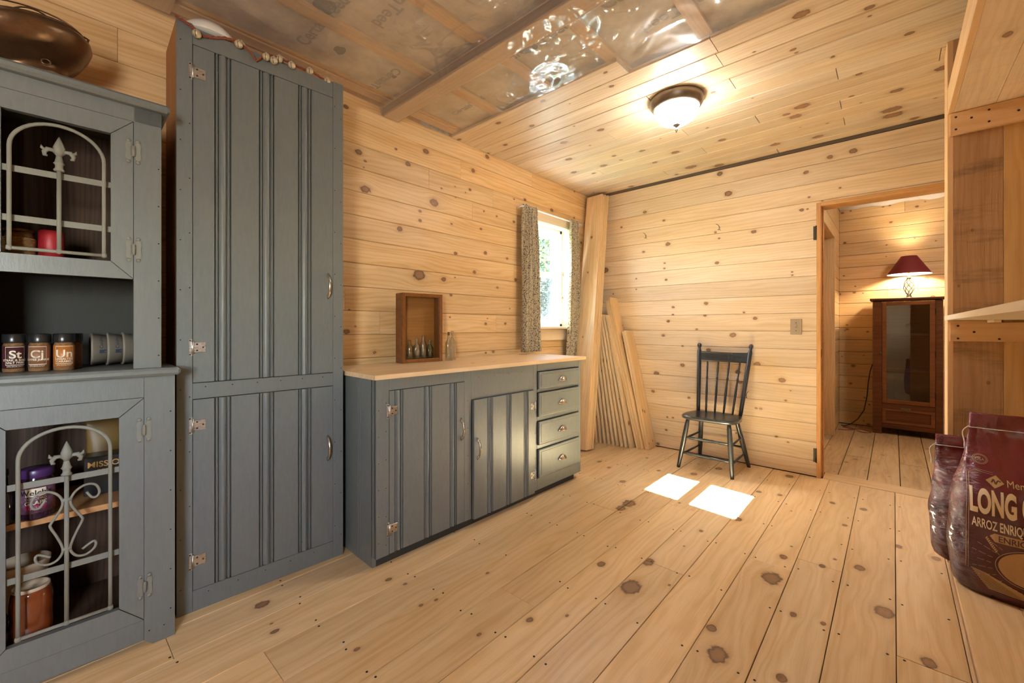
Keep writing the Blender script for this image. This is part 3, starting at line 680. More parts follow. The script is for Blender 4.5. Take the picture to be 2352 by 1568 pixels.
sash('upper_sash', -2.468, -2.438, y0 + 0.03, y1 - 0.03, 1.565, z1 - 0.03)
ls = sash('lower_sash', -2.430, -2.398, y0 + 0.03, y1 - 0.03, z0 + 0.03, 1.605)
MB().box(-2.474, -2.472, y0 + 0.034, y1 - 0.034, z0 + 0.03, 1.57).build('insect_screen', M_SCREEN, win)
# curtain rod and the two curtains
rod = MB().tube([(-2.245, 2.62, 2.085), (-2.245, 3.50, 2.085)], 0.0065, 10).tube([(-2.245, 2.62, 2.085), (-2.305, 2.62, 2.085)], 0.006, 8).tube([(-2.245, 3.50, 2.085), (-2.305, 3.50, 2.085)], 0.006, 8)
tag(rod.build('curtain_rod', M_VINYL), 'thin white curtain rod above the small window', 'curtain rod')
def curtain(a0, a1, b0, b1, zt, zb_, nf, seed):
    """cloth gathered on the rod: (a0,a1) at the top, (b0,b1) at the hem"""
    rs = random.Random(seed); NX, NZ = 90, 60; mb = MB(); phs = [rs.uniform(0, 6.28) for _ in range(4)]
    P = []
    for j in range(NZ + 1):
        t = j / NZ; z = zt + (zb_ - zt) * t; hd = min(1, abs(t - 0.035) / 0.05)
        for i in range(NX + 1):
            s = i / NX; wob = 0.03 * math.sin(2 * PI * s * 1.5 + phs[0] + t * 1.2)
            q = min(1, max(0, s + wob * s * (1 - s)))
            y = (a0 + (a1 - a0) * q) * (1 - t) + (b0 + (b1 - b0) * q) * t
            amp = (0.010 + 0.014 * min(1, t * 4)) * (0.55 + 0.45 * hd)
            x = -2.243 + amp * math.sin(2 * PI * nf * s + phs[1] + 0.7 * math.sin(3 * t + phs[2])) + 0.006 * math.sin(2 * PI * nf * 2.3 * s + phs[3] + t * 2) + (0.008 if hd < 0.5 else 0)
            P.append((x, y, z))
    F = [(j * (NX + 1) + i, j * (NX + 1) + i + 1, (j + 1) * (NX + 1) + i + 1, (j + 1) * (NX + 1) + i) for j in range(NZ) for i in range(NX)]
    me = bpy.data.meshes.new('curtain'); me.from_pydata(P, [], F); me.materials.append(M_CURT)
    uv = me.uv_layers.new()
    for l in me.loops:
        i, j = l.vertex_index % (NX + 1), l.vertex_index // (NX + 1); uv.data[l.index].uv = (i / NX * 0.62, j / NZ * (zt - zb_))
    for p in me.polygons: p.use_smooth = True
    o = link('curtain', me); md = o.modifiers.new('thick', 'SOLIDIFY'); md.thickness = 0.0015
    return o
tag(curtain(2.622, 2.795, 2.608, 2.845, 2.105, 0.892, 4, 3), 'cream speckled curtain hanging over the end of the pine counter', 'curtain', 'pair of speckled curtains')
tag(curtain(3.29, 3.44, 3.235, 3.475, 2.105, 0.60, 4, 8), 'cream speckled curtain hanging next to the tall leaning boards', 'curtain', 'pair of speckled curtains')

# ------------------------------------------------------------------ painted cabinets: local x = out of the face, y = along the wall
def bead_profile(s0, s1, bands, depth=0.011):
    """(along, out) front profile with reeded bands"""
    P = [(s0, 0.0)]
    for a, b in bands:
        w = b - a; g = w * 0.095; fl = w * 0.075
        P += [(a, 0), (a + g * 0.3, -depth), (a + g, -depth), (a + g * 1.2, -0.0012), (a + g * 1.2 + fl, -0.0012), (a + g * 1.4 + fl, -depth), (a + 2 * g + fl, -depth)]
        c0, c1 = a + 2.2 * g + fl, b - 2.2 * g - fl
        for i in range(9):
            t = i / 8; P.append((c0 + (c1 - c0) * t, -depth * 0.55 + depth * 0.75 * math.sin(PI * t)))
        P += [(b - 2 * g - fl, -depth), (b - 1.4 * g - fl, -depth), (b - g * 1.2 - fl, -0.0012), (b - g * 1.2, -0.0012), (b - g, -depth), (b - g * 0.3, -depth), (b, 0)]
    P.append((s1, 0.0)); return P
def bead_door(name, parent, s0, s1, z0, z1, out, thick, bands):
    P = bead_profile(s0, s1, bands); mb = MB(); n = len(P)
    vs = [(out + o, s, z) for z in (z0, z1) for s, o in P] + [(out - thick, s, z) for z in (z0, z1) for s in (s0, s1)]
    fs = [(i, i + 1, n + i + 1, n + i) for i in range(n - 1)]
    b = 2 * n
    fs += [(b + 1, b, b + 2, b + 3), (0, n, b + 2, b), (n - 1, b + 1, b + 3, 2 * n - 1)]
    fs += [tuple(range(n))[::-1] + (b, b + 1), tuple(range(n, 2 * n)) + (b + 3, b + 2)]
    return mb.add(vs, fs).build(name, M_GREY, parent)
def strap_hinge(parent, out, s, z, flip=1):
    """half-surface hinge: narrow barrel leaf on the stile, wide screwed leaf on the door"""
    m = MB(); h = 0.033
    m.bbox(out, out + 0.0022, min(s - 0.012 * flip, s), max(s - 0.012 * flip, s), z - h, z + h, 0.0009)
    m.bbox(out, out + 0.003, min(s, s + 0.042 * flip), max(s, s + 0.042 * flip), z - 0.020, z + 0.020, 0.001)
    m.tube([(out + 0.005, s, z - 0.026), (out + 0.005, s, z + 0.026)], 0.0042, 8)
    o = m.build('hinge', M_STEEL, parent)
    sc = MB()
    for ds, dz in ((0.014, 0.012), (0.014, -0.012), (0.033, 0.0)): sc.lathe([(0.0034, 0), (0.003, 0.0018), (0, 0.002)], (out + 0.003, s + ds * flip, z + dz), 8, 'X')
    for dz in (0.027, -0.027): sc.lathe([(0.003, 0), (0.0026, 0.0016), (0, 0.0018)], (out + 0.0022, s - 0.008 * flip, z + dz), 8, 'X')
    return o, sc
def hinge_on(door, out, s, z, flip=1):
    o, sc = strap_hinge(door, out, s, z, flip); stuff(sc.build('screw_heads', M_SCREW, door)); return o
def pull_handle(door, out, s, z, half=0.060):
    """boat-shaped bow pull: two pointed feet and an arched grip"""
    m = MB(); N = 14; pts = []; rr = []
    for i in range(N + 1):
        t = i / N; zz = z - half + 2 * half * t; e = math.sin(PI * t)
        pts.append((out + 0.003 + 0.024 * e ** 0.7, s, zz)); rr.append(0.0016 + 0.0045 * e ** 0.5)
    m.tube(pts, rr, 10)
    for sg in (-1, 1):
        m.tube([(out + 0.0005, s, z + sg * half), (out + 0.004, s, z + sg * half * 0.88), (out + 0.009, s, z + sg * half * 0.72), (out + 0.016, s, z + sg * half * 0.60)], [0.001, 0.0055, 0.0075, 0.004], 10)
    return m.build('handle', M_NICKEL, door)
def pinheads(parent, out, lst):
    m = MB()
    for s, z in lst: m.lathe([(0.0024, 0.0003), (0.0, 0.0007)], (out, s, z), 6, 'X')
    return stuff(m.build('nail_heads', M_NAIL, parent))

# ---- tall pantry cabinet
TA = math.radians(2.70)
tall = thing('pantry_cabinet', 'tall grey-green painted pantry cabinet with two beaded plank doors, full height', 'cabinet', (-2.008, 0.336, 0), -TA)
TW, TH, TD = 0.637, 2.268, 0.285
board('side_panel', tall, (-TD / 2 - 0.01, 0.0, TH / 2), (0, 0, 1), (-1, 0, 0), TH, TD - 0.004, 0.018, M_SIDE, knots=False)
MB().box(-TD, -0.02, TW - 0.018, TW, 0, TH).build('side_panel', M_GREY, tall)
MB().box(-TD, -TD + 0.01, 0.0, TW, 0, TH).build('back_panel', M_SIDE, tall)
MB().box(-TD, -0.02, 0.018, TW - 0.018, TH - 0.045, TH - 0.025).build('top_panel', M_SIDE, tall)
MB().bbox(-0.02, 0, 0, 0.049, 0, TH, 0.0012).build('stile', M_GREY, tall)
MB().bbox(-0.02, 0, 0.588, TW, 0, TH, 0.0012).build('stile', M_GREY, tall)
MB().bbox(-0.02, -0.0006, 0.0495, 0.5875, 2.190, TH - 0.012, 0.0012).build('rail', M_GREY, tall)
MB().bbox(-0.02, -0.0006, 0.0495, 0.5875, 0.820, 0.881, 0.0012).build('rail', M_GREY, tall)
MB().bbox(-0.02, -0.0006, 0.0495, 0.5875, 0.0, 0.080, 0.0012).build('rail', M_GREY, tall)
TB = [(0.119, 0.177), (0.276, 0.336), (0.432, 0.491)]
ud = bead_door('upper_door', tall, 0.0508, 0.5865, 0.884, 2.187, 0.0, 0.018, TB)
ld = bead_door('lower_door', tall, 0.0508, 0.5865, 0.083, 0.817, 0.0, 0.018, TB)
hinge_on(ud, 0.0, 0.049, 2.083); hinge_on(ud, 0.0, 0.049, 1.020); hinge_on(ld, 0.0, 0.049, 0.719); hinge_on(ld, 0.0, 0.049, 0.195)
pull_handle(ud, 0.0, 0.563, 1.291); pull_handle(ld, 0.0, 0.562, 0.528)
pinheads(tall, 0.0, [(0.012, 0.1 + 0.19 * i) for i in range(12)] + [(0.040, 0.2 + 0.21 * i) for i in range(10)] + [(0.596, 0.15 + 0.2 * i) for i in range(11)] + [(0.626, 0.1 + 0.2 * i) for i in range(11)] + [(0.09 + 0.09 * i, 0.865) for i in range(6)] + [(0.1 + 0.1 * i, 0.06) for i in range(5)])

# ---- base cabinet under the window
BA = math.radians(1.41)
base = thing('base_cabinet', 'low grey-green painted base cabinet with two beaded doors and four drawers', 'cabinet', (-1.762, 1.003, 0), -BA)
FO, BL = 0.035, 1.612; BT = 0.860; BD = -0.54
MB().box(BD, 0.0, 0.0, 0.018, 0, BT).box(-0.01, FO - 0.002, 0.0, 0.018, 0.05, BT).build('side_panel', M_GREY, base)
sp_ = MB()
for s in (-0.14, -0.12, -0.34, -0.32): sp_.box(s, s + 0.006, -0.0015, 0.002, 0.0, BT - 0.002)
sp_.build('side_bead', M_GREY, base)
MB().box(BD, FO - 0.02, BL - 0.018, BL, 0.048, BT).build('side_panel', M_GREY, base)
MB().box(BD, BD + 0.01, 0.018, BL - 0.018, 0.05, BT).build('back_panel', M_GREYD, base)
MB().box(BD + 0.02, FO - 0.03, 0.018, BL - 0.018, 0.052, 0.07).build('bottom_panel', M_GREYD, base)
MB().box(-0.018, 0.0, 0.0185, 1.575, 0, 0.052).build('toe_kick', M_GREYD, base)
MB().box(-0.05, -0.002, 1.50, 1.575, 0, 0.05).build('toe_block', M_GREY, base)
def ff(s0, s1, z0, z1, nm): return MB().bbox(FO - 0.02, FO, s0, s1, z0, z1, 0.001).build(nm, M_GREY, base)
ff(0.0, 0.065, 0.05, BT, 'stile'); ff(0.516, 0.566, 0.05, BT, 'stile'); ff(1.083, 1.122, 0.05, BT, 'stile'); ff(1.585, BL, 0.05, BT, 'stile')
ff(0.0655, 0.5155, 0.806, BT, 'rail'); ff(0.5665, 1.0825, 0.700, BT, 'rail'); ff(1.1225, 1.5845, 0.812, BT, 'rail'); ff(1.1225, 1.5845, 0.05, 0.125, 'rail')
ff(1.1225, 1.5845, 0.676, 0.697, 'rail'); ff(1.1225, 1.5845, 0.491, 0.520, 'rail'); ff(1.1225, 1.5845, 0.312, 0.338, 'rail')
d1 = bead_door('door', base, 0.067, 0.514, 0.053, 0.803, FO + 0.001, 0.018, [(0.093, 0.139), (0.256, 0.304), (0.416, 0.463)])
d2 = bead_door('door', base, 0.572, 1.080, 0.048, 0.698, FO + 0.016, 0.018, [(0.668, 0.714), (0.821, 0.866), (0.975, 1.022)])
hinge_on(d1, FO + 0.001, 0.065, 0.711); hinge_on(d1, FO + 0.001, 0.065, 0.166)
hinge_on(d2, FO + 0.016, 1.080, 0.600, -1); hinge_on(d2, FO + 0.016, 1.080, 0.166, -1)
pull_handle(d1, FO + 0.001, 0.490, 0.554); pull_handle(d2, FO + 0.016, 0.594, 0.431)
def drawer(z0, z1):
    s0, s1 = 1.124, 1.582; m = MB(); o = FO + 0.016
    m.bbox(FO, o, s0, s1, z0, z1, 0.006, 2)
    m.bbox(o - 0.001, o + 0.002, s0 + 0.020, s1 - 0.020, z0 + 0.016, z1 - 0.016, 0.0015)
    d = m.build('drawer', M_GREY, base)
    zc, sc = (z0 + z1) / 2 - 0.003, 1.366
    p = MB(); N, Q = 16, 8; vs = []
    for j in range(Q + 1):
        for i in range(N + 1):
            a = PI * i / N; b = (PI / 2) * j / Q
            vs.append((o + 0.002 + 0.023 * math.sin(a) * math.cos(b) ** 0.6 * (1 - 0.35 * (j / Q)), sc - 0.044 * math.cos(a) * (1 - 0.55 * (j / Q) ** 2), zc - 0.012 + 0.030 * math.sin(b) * (0.45 + 0.55 * math.sin(a))))
    fs = [(j * (N + 1) + i, j * (N + 1) + i + 1, (j + 1) * (N + 1) + i + 1, (j + 1) * (N + 1) + i) for j in range(Q) for i in range(N)]
    p.add(vs, fs, True); p.tube([vs[i] for i in range(N + 1)], 0.0022, 8)
    p.build('cup_pull', M_NICKEL, d)
for q in ((0.699, 0.808), (0.521, 0.673), (0.339, 0.489), (0.127, 0.311)): drawer(*q)
pinheads(base, FO, [(0.012, 0.12 + 0.12 * i) for i in range(6)] + [(0.05, 0.1 + 0.13 * i) for i in range(6)] + [(0.54, 0.1 + 0.15 * i) for i in range(5)] + [(1.1, 0.1 + 0.16 * i) for i in range(5)] + [(1.6, 0.08 + 0.1 * i) for i in range(8)] + [(1.16 + 0.08 * i, 0.085) for i in range(5)] + [(0.62 + 0.12 * i, 0.82) for i in range(4)])

# ---- pine worktop on it
ct = thing('countertop', 'raw pine plank countertop lying on the low grey cabinet', 'countertop', (-1.762, 1.003, BT + 0.0005), -BA)
for i, (a, b) in enumerate(((-0.525, -0.30), (-0.30, -0.105), (-0.105, 0.052))):
    board('counter_plank', ct, ((a + b) / 2, 0.822, 0.0215), (0, 1, 0), (-1, 0, 0), 1.674, b - a, 0.021, M_COUNTER, ch=0.0006, gap=0.0006, extra=2)

# ---- hutch with the two grille doors
HA = math.radians(1.5)
hut = thing('hutch', 'grey painted hutch with scrolled iron grille doors and an open middle shelf', 'hutch', (-1.909, 0.315, 0), -HA)
HL, HD = -0.565, -0.375                    # far left end (along), depth
def hb(nm, x0, x1, s0, s1, z0, z1, mat=M_GREY, b=0.0012): return MB().bbox(x0, x1, s0, s1, z0, z1, b).build(nm, mat, hut)
hb('side_panel', HD, -0.02, -0.055, -0.037, 0.957, 1.845); hb('side_panel', HD, -0.02, HL + 0.03, HL + 0.048, 0.957, 1.845)
hb('side_panel', HD, -0.02, -0.020, 0.0, 0.0, 0.93); hb('side_panel', HD, -0.02, HL - 0.03, HL - 0.01, 0.0, 0.93)
board('back_panel', hut, (HD + 0.008, (HL + 0.048 - 0.055) / 2, 1.5725), (0, 0, 1), (0, -1, 0), 0.545, -0.055 - HL - 0.048, 0.008, M_BACKW, knots=False, ch=0.0); hb('back_panel', HD, HD + 0.008, HL + 0.048, -0.055, 0.957, 1.299, M_GREYD); board('back_panel', hut, (HD + 0.008, (HL - 0.03) / 2, 0.465), (0, 0, 1), (0, -1, 0), 0.93, -0.02 - HL + 0.01, 0.008, M_BACKW, knots=False, ch=0.0)
hb('stile', -0.02, 0, -0.110, -0.037, 0.957, 1.845); hb('stile', -0.02, 0, HL + 0.03, HL + 0.105, 0.957, 1.845)
MB().prism([(-0.083, 0.085), (-0.083, 0.022), (-0.060, 0.0), (0, 0), (0, 0.93), (-0.083, 0.93)], lambda a, b, t: (t, a, b), -0.02, 0).build('stile', M_GREY, hut)
hb('stile', -0.02, 0, HL - 0.03, HL + 0.055, 0.0, 0.93)
hb('frieze', -0.02, 0, HL + 0.105, -0.037, 1.795, 1.845, b=0.001); hb('top_panel', HD, -0.02, HL + 0.048, -0.055, 1.827, 1.845)
hb('cornice', HD, 0.026, HL + 0.012, -0.016, 1.845, 1.873, b=0.008)
hb('cabinet_floor', HD + 0.01, -0.02, HL + 0.048, -0.055, 1.283, 1.302, M_BACKW)
hb('ledge', HD + 0.002, 0.034, HL - 0.04, 0.013, 0.931, 0.957, b=0.008)
hb('frieze', -0.02, 0, HL + 0.055, -0.0832, 0.857, 0.931); hb('rail', -0.02, -0.003, HL + 0.055, -0.0832, 0.022, 0.092)
hb('shelf', HD + 0.01, -0.05, HL - 0.008, -0.022, 0.486, 0.505, M_SHELFW); hb('cabinet_floor', HD + 0.01, -0.022, HL - 0.008, -0.022, 0.10, 0.118, M_BACKW)
def mitred(nm, s0, s1, z0, z1, w0, w1, h0, h1):
    """door frame of four mitred members"""
    d = empty(nm, (0, 0, 0), 0, hut)
    o = [(s0, z0), (s1, z0), (s1, z1), (s0, z1)]; i = [(s0 + w0, z0 + h0), (s1 - w1, z0 + h0), (s1 - w1, z1 - h1), (s0 + w0, z1 - h1)]
    for k in range(4):
        k2 = (k + 1) % 4; g = 0.0006
        poly = [o[k], o[k2], i[k2], i[k]]
        cx = sum(p[0] for p in poly) / 4; cz = sum(p[1] for p in poly) / 4
        poly = [(p[0] + (cx - p[0]) * 0.004, p[1] + (cz - p[1]) * 0.008) for p in poly]
        MB().prism(poly, lambda a, b, t: (t, a, b), -0.020, 0.0005).build('frame_member', M_GREY, d)
    return d
def butterfly_hinge(door, s, z):
    m = MB()
    for sg in (-1, 1):
        c = s + sg * 0.012
        m.prism([(c - 0.005, z - 0.030), (c + 0.005, z - 0.030), (c + 0.0085, z - 0.02), (c + 0.006, z), (c + 0.0085, z + 0.02), (c + 0.005, z + 0.030), (c - 0.005, z + 0.030), (c - 0.0085, z + 0.02), (c - 0.006, z), (c - 0.0085, z - 0.02)], lambda a, b, t: (t, a, b), 0.0, 0.003)
        for dz in (0.038, -0.038): m.lathe([(0.0065, 0), (0.0055, 0.003), (0, 0.004)], (0.0, c, z + dz * 0.93), 10, 'X')
    m.tube([(0.005, s, z - 0.018), (0.005, s, z + 0.018)], 0.0042, 8)
    m.box(0, 0.003, s - 0.008, s + 0.008, z - 0.016, z + 0.016)
    return m.build('hinge', M_GRILLE, door)
def fleur(m, x, s, z, k):
    """fleur-de-lis finial, tip at z + 0.106k above collar at z"""
    m.lathe([(0.011 * k, 0.0), (0.013 * k, 0.004 * k), (0.009 * k, 0.010 * k), (0.009 * k, 0.018 * k), (0.013 * k, 0.024 * k), (0.010 * k, 0.028 * k), (0.0075 * k, 0.040 * k), (0.006 * k, 0.055 * k)], (x, s, z), 8)
    def leaf(pts, w):
        rr = w; m.tube([(x + p[2], s + p[0] * k, z + p[1] * k) for p in pts], [r * k for r in rr], 8)
    leaf([(0, 0.045, 0), (0, 0.058, 0.002), (0, 0.072, 0.003), (0, 0.088, 0.002), (0, 0.106, 0)], [0.006, 0.0125, 0.0135, 0.008, 0.001])
    for sg in (-1, 1):
        leaf([(0.003 * sg, 0.050, 0), (0.012 * sg, 0.062, 0.002), (0.024 * sg, 0.062, 0.003), (0.031 * sg, 0.052, 0.003), (0.030 * sg, 0.043, 0.002), (0.024 * sg, 0.042, 0.002)], [0.004, 0.006, 0.0068, 0.006, 0.005, 0.003])
        leaf([(0.028 * sg, 0.058, 0.002), (0.036 * sg, 0.064, 0.002), (0.037 * sg, 0.072, 0.0)], [0.005, 0.004, 0.001])
def grille(door, sL, sR, zb, zs, zt, fz, bars, scroll=None):
    x = 0.006; sc = (sL + sR) / 2; m = MB(); R = (sR - sL) / 2
    pts = [(x, sL, zb + (zs - zb) * i / 6) for i in range(7)]
    pts += [(x, sc - R * math.cos(PI * i / 20), zs + (zt - zs) * math.sin(PI * i / 20)) for i in range(1, 20)]
    pts += [(x, sR, zs + (zb - zs) * i / 6) for i in range(7)]
    m.tube(pts, 0.0052, 10); m.tube([(x, sL - 0.002, zb), (x, sR + 0.002, zb)], 0.0052, 10)
    m.tube([(x, sc, zb), (x, sc, fz + 0.004)], 0.0056, 10)
    fleur(m, x, sc, fz, 1.0)
    for s_, z_ in ((sL, zb), (sR, zb), (sc, zb)): m.lathe([(0.0, -0.008), (0.007, -0.005), (0.0075, 0.0), (0.0065, 0.007), (0, 0.009)], (x, s_, z_), 8)
    if scroll:
        for sg in (-1, 1):
            zA, zB_ = scroll
            up = [(0.044, zA + 0.012), (0.056, zA - 0.008), (0.068, zA - 0.008), (0.073, zA + 0.008), (0.064, zA + 0.030), (0.044, zA + 0.036), (0.022, zA + 0.024), (0.009, zA), (0.012, zA - 0.025), (0.032, zA - 0.062), (0.034, zA - 0.075), (0.022, zA - 0.105), (0.010, zB_ + 0.012), (0.009, zB_ - 0.010), (0.022, zB_ - 0.030), (0.042, zB_ - 0.034), (0.060, zB_ - 0.022), (0.065, zB_ - 0.006), (0.058, zB_ + 0.002), (0.034, zB_ - 0.014)]
            q = []
            for i in range(len(up) - 1):     # smooth the scroll
                p0, p1, p2, p3 = up[max(i - 1, 0)], up[i], up[i + 1], up[min(i + 2, len(up) - 1)]
                for t in (0, 0.25, 0.5, 0.75):
                    cr = lambda a, b, c, d: 0.5 * (2 * b + (c - a) * t + (2 * a - 5 * b + 4 * c - d) * t * t + (3 * b - a - 3 * c + d) * t ** 3)
                    q.append((x, sc + sg * cr(p0[0], p1[0], p2[0], p3[0]), cr(p0[1], p1[1], p2[1], p3[1])))
            q.append((x, sc + sg * up[-1][0], up[-1][1]))
            m.tube(q, 0.0036, 8)
        for z_ in scroll: m.tube([(x, sc - 0.011, z_), (x, sc + 0.011, z_)], 0.006, 8)
    g = m.build('iron_grille', M_GRILLE, door)
    for z_ in bars: MB().bbox(-0.010, -0.006, sL - 0.022, sR + 0.022, z_ - 0.0095, z_ + 0.0095, 0.0008).build('cross_bar', M_GRILLE, door)
u_ = mitred('upper_door', -0.450, -0.1115, 1.261, 1.794, 0.052, 0.055, 0.055, 0.057)
grille(u_, -0.382, -0.183, 1.331, 1.630, 1.718, 1.578, (1.567, 1.421))
butterfly_hinge(u_, -0.111, 1.693); butterfly_hinge(u_, -0.110, 1.361)
l_ = mitred('lower_door', -0.446, -0.0842, 0.094, 0.856, 0.057, 0.062, 0.065, 0.058)
grille(l_, -0.365, -0.168, 0.179, 0.705, 0.787, 0.638, (0.625, 0.350), (0.562, 0.410))
butterfly_hinge(l_, -0.0835, 0.746); butterfly_hinge(l_, -0.0815, 0.208)
pinheads(hut, 0.0005, [(-0.045, 1.0 + 0.13 * i) for i in range(6)] + [(-0.012, 0.1 + 0.14 * i) for i in range(6)] + [(-0.07, 0.05), (-0.03, 0.05)])

# ------------------------------------------------------------------ things on and in the cabinets
def hloc(x, s, z):                        # hutch frame -> room
    return Vector((-1.909 + x * math.cos(HA) + s * math.sin(HA), 0.315 - x * math.sin(HA) + s * math.cos(HA), z))
def cyl_text(s, size, R, z0, ang0, sx=1.0, bold=0.0, ax='CENTER'):
    return text_mb(s, size, lambda a, b: ((R + 0.0006) * math.cos(ang0 + a / R), (R + 0.0006) * math.sin(ang0 + a / R), z0 + b), ax, bold, sx)

# copper kettle on the hutch
kp = Vector((-2.110, -0.030, 1.9045))
ket = thing('copper_kettle', 'round aged copper kettle with a wire bail, standing on the grey hutch', 'kettle', kp); ket.rotation_euler = (0.30, 0, 0); ket.scale = (1, 1, 0.84)
MB().lathe([(0.085, 0.0), (0.098, 0.004), (0.100, 0.012), (0.094, 0.026), (0.105, 0.040), (0.140, 0.062), (0.170, 0.098), (0.186, 0.125), (0.188, 0.142), (0.182, 0.156), (0.177, 0.160), (0.181, 0.164), (0.180, 0.169), (0.172, 0.169), (0.172, 0.160), (0.176, 0.140), (0.165, 0.110), (0.130, 0.070), (0.0, 0.058)], (0, 0, 0), 56).build('bowl', M_COPPER, ket)
bl = MB()
ar = [(0.02, 0.178 * math.cos(a), 0.165 + 0.115 * math.sin(a)) for a in [PI * i / 24 for i in range(25)]]
bl.tube(ar, 0.0028, 8)
for sg in (-1, 1): bl.tube([(0.02 + 0.0, sg * 0.178, 0.158), (0.03, sg * 0.186, 0.172), (0.02, sg * 0.178, 0.186)], 0.0035, 8)
ha = [(0.09 + 0.02 * math.sin(a), 0.05 + 0.055 * math.cos(a), 0.160 + 0.055 * math.sin(a)) for a in [PI * i / 14 for i in range(15)]]
bl.tube(ha, 0.0026, 8); bl.build('bail_handle', M_COPPERD, ket)
MB().tube([(0.108, 0.045 + 0.010 * math.cos(a), 0.030 + 0.010 * math.sin(a)) for a in [2 * PI * i / 16 for i in range(16)]], 0.0025, 8, closed=True).build('ring', M_COPPER, ket)

# upper compartment: twine jar and candles
zU = 1.3025
j = thing('twine_jar', 'short glass jar wrapped in jute twine beside the red candle', 'jar', (-2.085, -0.052, zU))
MB().lathe([(0.031, 0.0), (0.033, 0.004), (0.033, 0.082), (0.030, 0.090), (0.029, 0.104), (0, 0.104)], (0, 0, 0), 28).build('glass_body', M_SPICE, j)
tw = MB()
for i in range(15): tw.tube([(0.0345 * math.cos(a), 0.0345 * math.sin(a), 0.012 + i * 0.0048) for a in [2 * PI * q / 24 for q in range(24)]], 0.0025, 6, closed=True)
tw.build('twine_wrap', M_TWINE, j)
MB().lathe([(0.034, 0.100), (0.0345, 0.102), (0.0345, 0.110), (0, 0.111)], (0, 0, 0), 28).build('lid', M_COPPERD, j)
def candle(x, y, r, h, lab):
    c = thing('candle', lab, 'candle', (x, y, zU))
    MB().lathe([(r, 0), (r, h - 0.004), (r - 0.004, h), (r * 0.75, h - 0.003), (0, h - 0.006)], (0, 0, 0), 32).build('wax_body', M_WAX, c)
    MB().tube([(0, 0, h - 0.008), (0.001, 0, h + 0.008)], 0.0012, 6).build('wick', M_CORD, c)
candle(-2.085, 0.018, 0.0305, 0.116, 'short wide red pillar candle beside the twine-wrapped jar')
candle(-2.10, -0.118, 0.030, 0.175, 'tall red pillar candle standing beyond the twine-wrapped jar')

# open shelf: spice jars and nested cups
def spice_jar(x, y, lm, big, l1, l2, lab, face, dark=False):
    j = thing('spice_jar', lab, 'jar', (x, y, 0.9575), 0, 'spice jars on the hutch ledge'); R = 0.0245
    MB().lathe([(R - 0.002, 0), (R, 0.004), (R, 0.082), (R - 0.002, 0.088), (R - 0.0035, 0.092), (0, 0.093)], (0, 0, 0), 32).build('glass_body', M_SPICE, j)
    MB().lathe([(R + 0.0005, 0.012), (R + 0.0005, 0.082)], (0, 0, 0), 32).build('paper_label', lm, j)
    MB().lathe([(R + 0.001, 0.092), (R + 0.0015, 0.094), (R + 0.0015, 0.118), (R - 0.001, 0.120), (0, 0.120)], (0, 0, 0), 32).build('lid', M_BLACK, j)
    if big:
        pr = MB()
        for t in (cyl_text(big, 0.034, R + 0.0008, 0.044, face, bold=0.0006), cyl_text(l1, 0.0085, R + 0.0008, 0.035, face, bold=0.0002), cyl_text(l2, 0.0085, R + 0.0008, 0.027, face, bold=0.0002), cyl_text('SPICEOLOGY', 0.0062, R + 0.0008, 0.0158, face)):
            pr.add(t.v, t.f)
        for zz in (0.022, 0.078):
            n = 12; ang = [face - 0.85 + 1.7 * i / n for i in range(n + 1)]; q = R + 0.0012
            pr.add([(q * math.cos(a), q * math.sin(a), zz + dz) for dz in (0, 0.0016) for a in ang], [(i, i + 1, n + 2 + i, n + 1 + i) for i in range(n)])
        for a0 in (-0.85, 0.83):
            q = R + 0.0012; pr.add([(q * math.cos(face + a0 + d), q * math.sin(face + a0 + d), zz) for zz in (0.022, 0.0796) for d in (0, 0.03)], [(0, 1, 3, 2)])
        pr.build('label_print', M_LBL_TXT, j)
spice_jar(-2.062, -0.062, M_LBL_ST, 'St', 'STEAK & BAKE', 'SALT FREE', 'spice jar with a maroon label reading St', 0.12)
spice_jar(-2.045, -0.008, M_LBL_CJ, 'Cj', 'COFFEE JUNKIE', '', 'spice jar with a brown label reading Cj', -0.25)
spice_jar(-2.030, 0.046, M_LBL_UN, 'Un', 'UNSALTED', 'CARAMEL', 'spice jar with an orange label reading Un', -0.02)
spice_jar(-2.085, 0.066, M_LBL_CJ, None, '', '', 'spice jar with its label turned away, behind the orange one', 0)
R = 0.058
for i in range(3):
    yy = 0.113 + i * 0.042
    c = thing('nested_cup', ('taupe printed cup lying on its side, open rim facing outward', 'taupe printed cup nested in the middle of the lying stack', 'innermost taupe cup of the lying stack, half hidden by the hutch stile')[i], 'cup', (-2.165, yy, 0.9575 + R + 0.003), 0, 'nested cups on the hutch ledge')
    MB().lathe([(R - 0.004, 0.004), (R - 0.002, 0.0), (R + 0.002, 0.0), (R + 0.002, 0.006), (R - 0.001, 0.008), (R - 0.010, 0.058), (R - 0.013, 0.058), (R - 0.006, 0.004)], (0, 0, 0), 40, 'Y').build('cup_body', M_CUP, c)
    if i < 2:
        def on_cup(a, b, R=R): 
            th = 0.25 + a / R; rr = R - 0.0015 - 0.0095 * ((0.022 + b) / 0.058) + 0.0022
            return (rr * math.cos(th - 0.2), 0.022 + b * 0.8, rr * math.sin(th - 0.2))
        t = text_mb('ColdHaus', 0.017, lambda a, b: on_cup(a, 0.012 - b), 'LEFT'); pm = MB(); pm.add(t.v, t.f)
        n = 6; pm.add([on_cup(-0.018 + 0.014 * (k % 2), 0.022 - 0.022 * (k // 2) / n) for k in range(2 * n + 2)], [(2 * k, 2 * k + 1, 2 * k + 3, 2 * k + 2) for k in range(n)])
        pm.build('cup_print', M_NAVY, c)

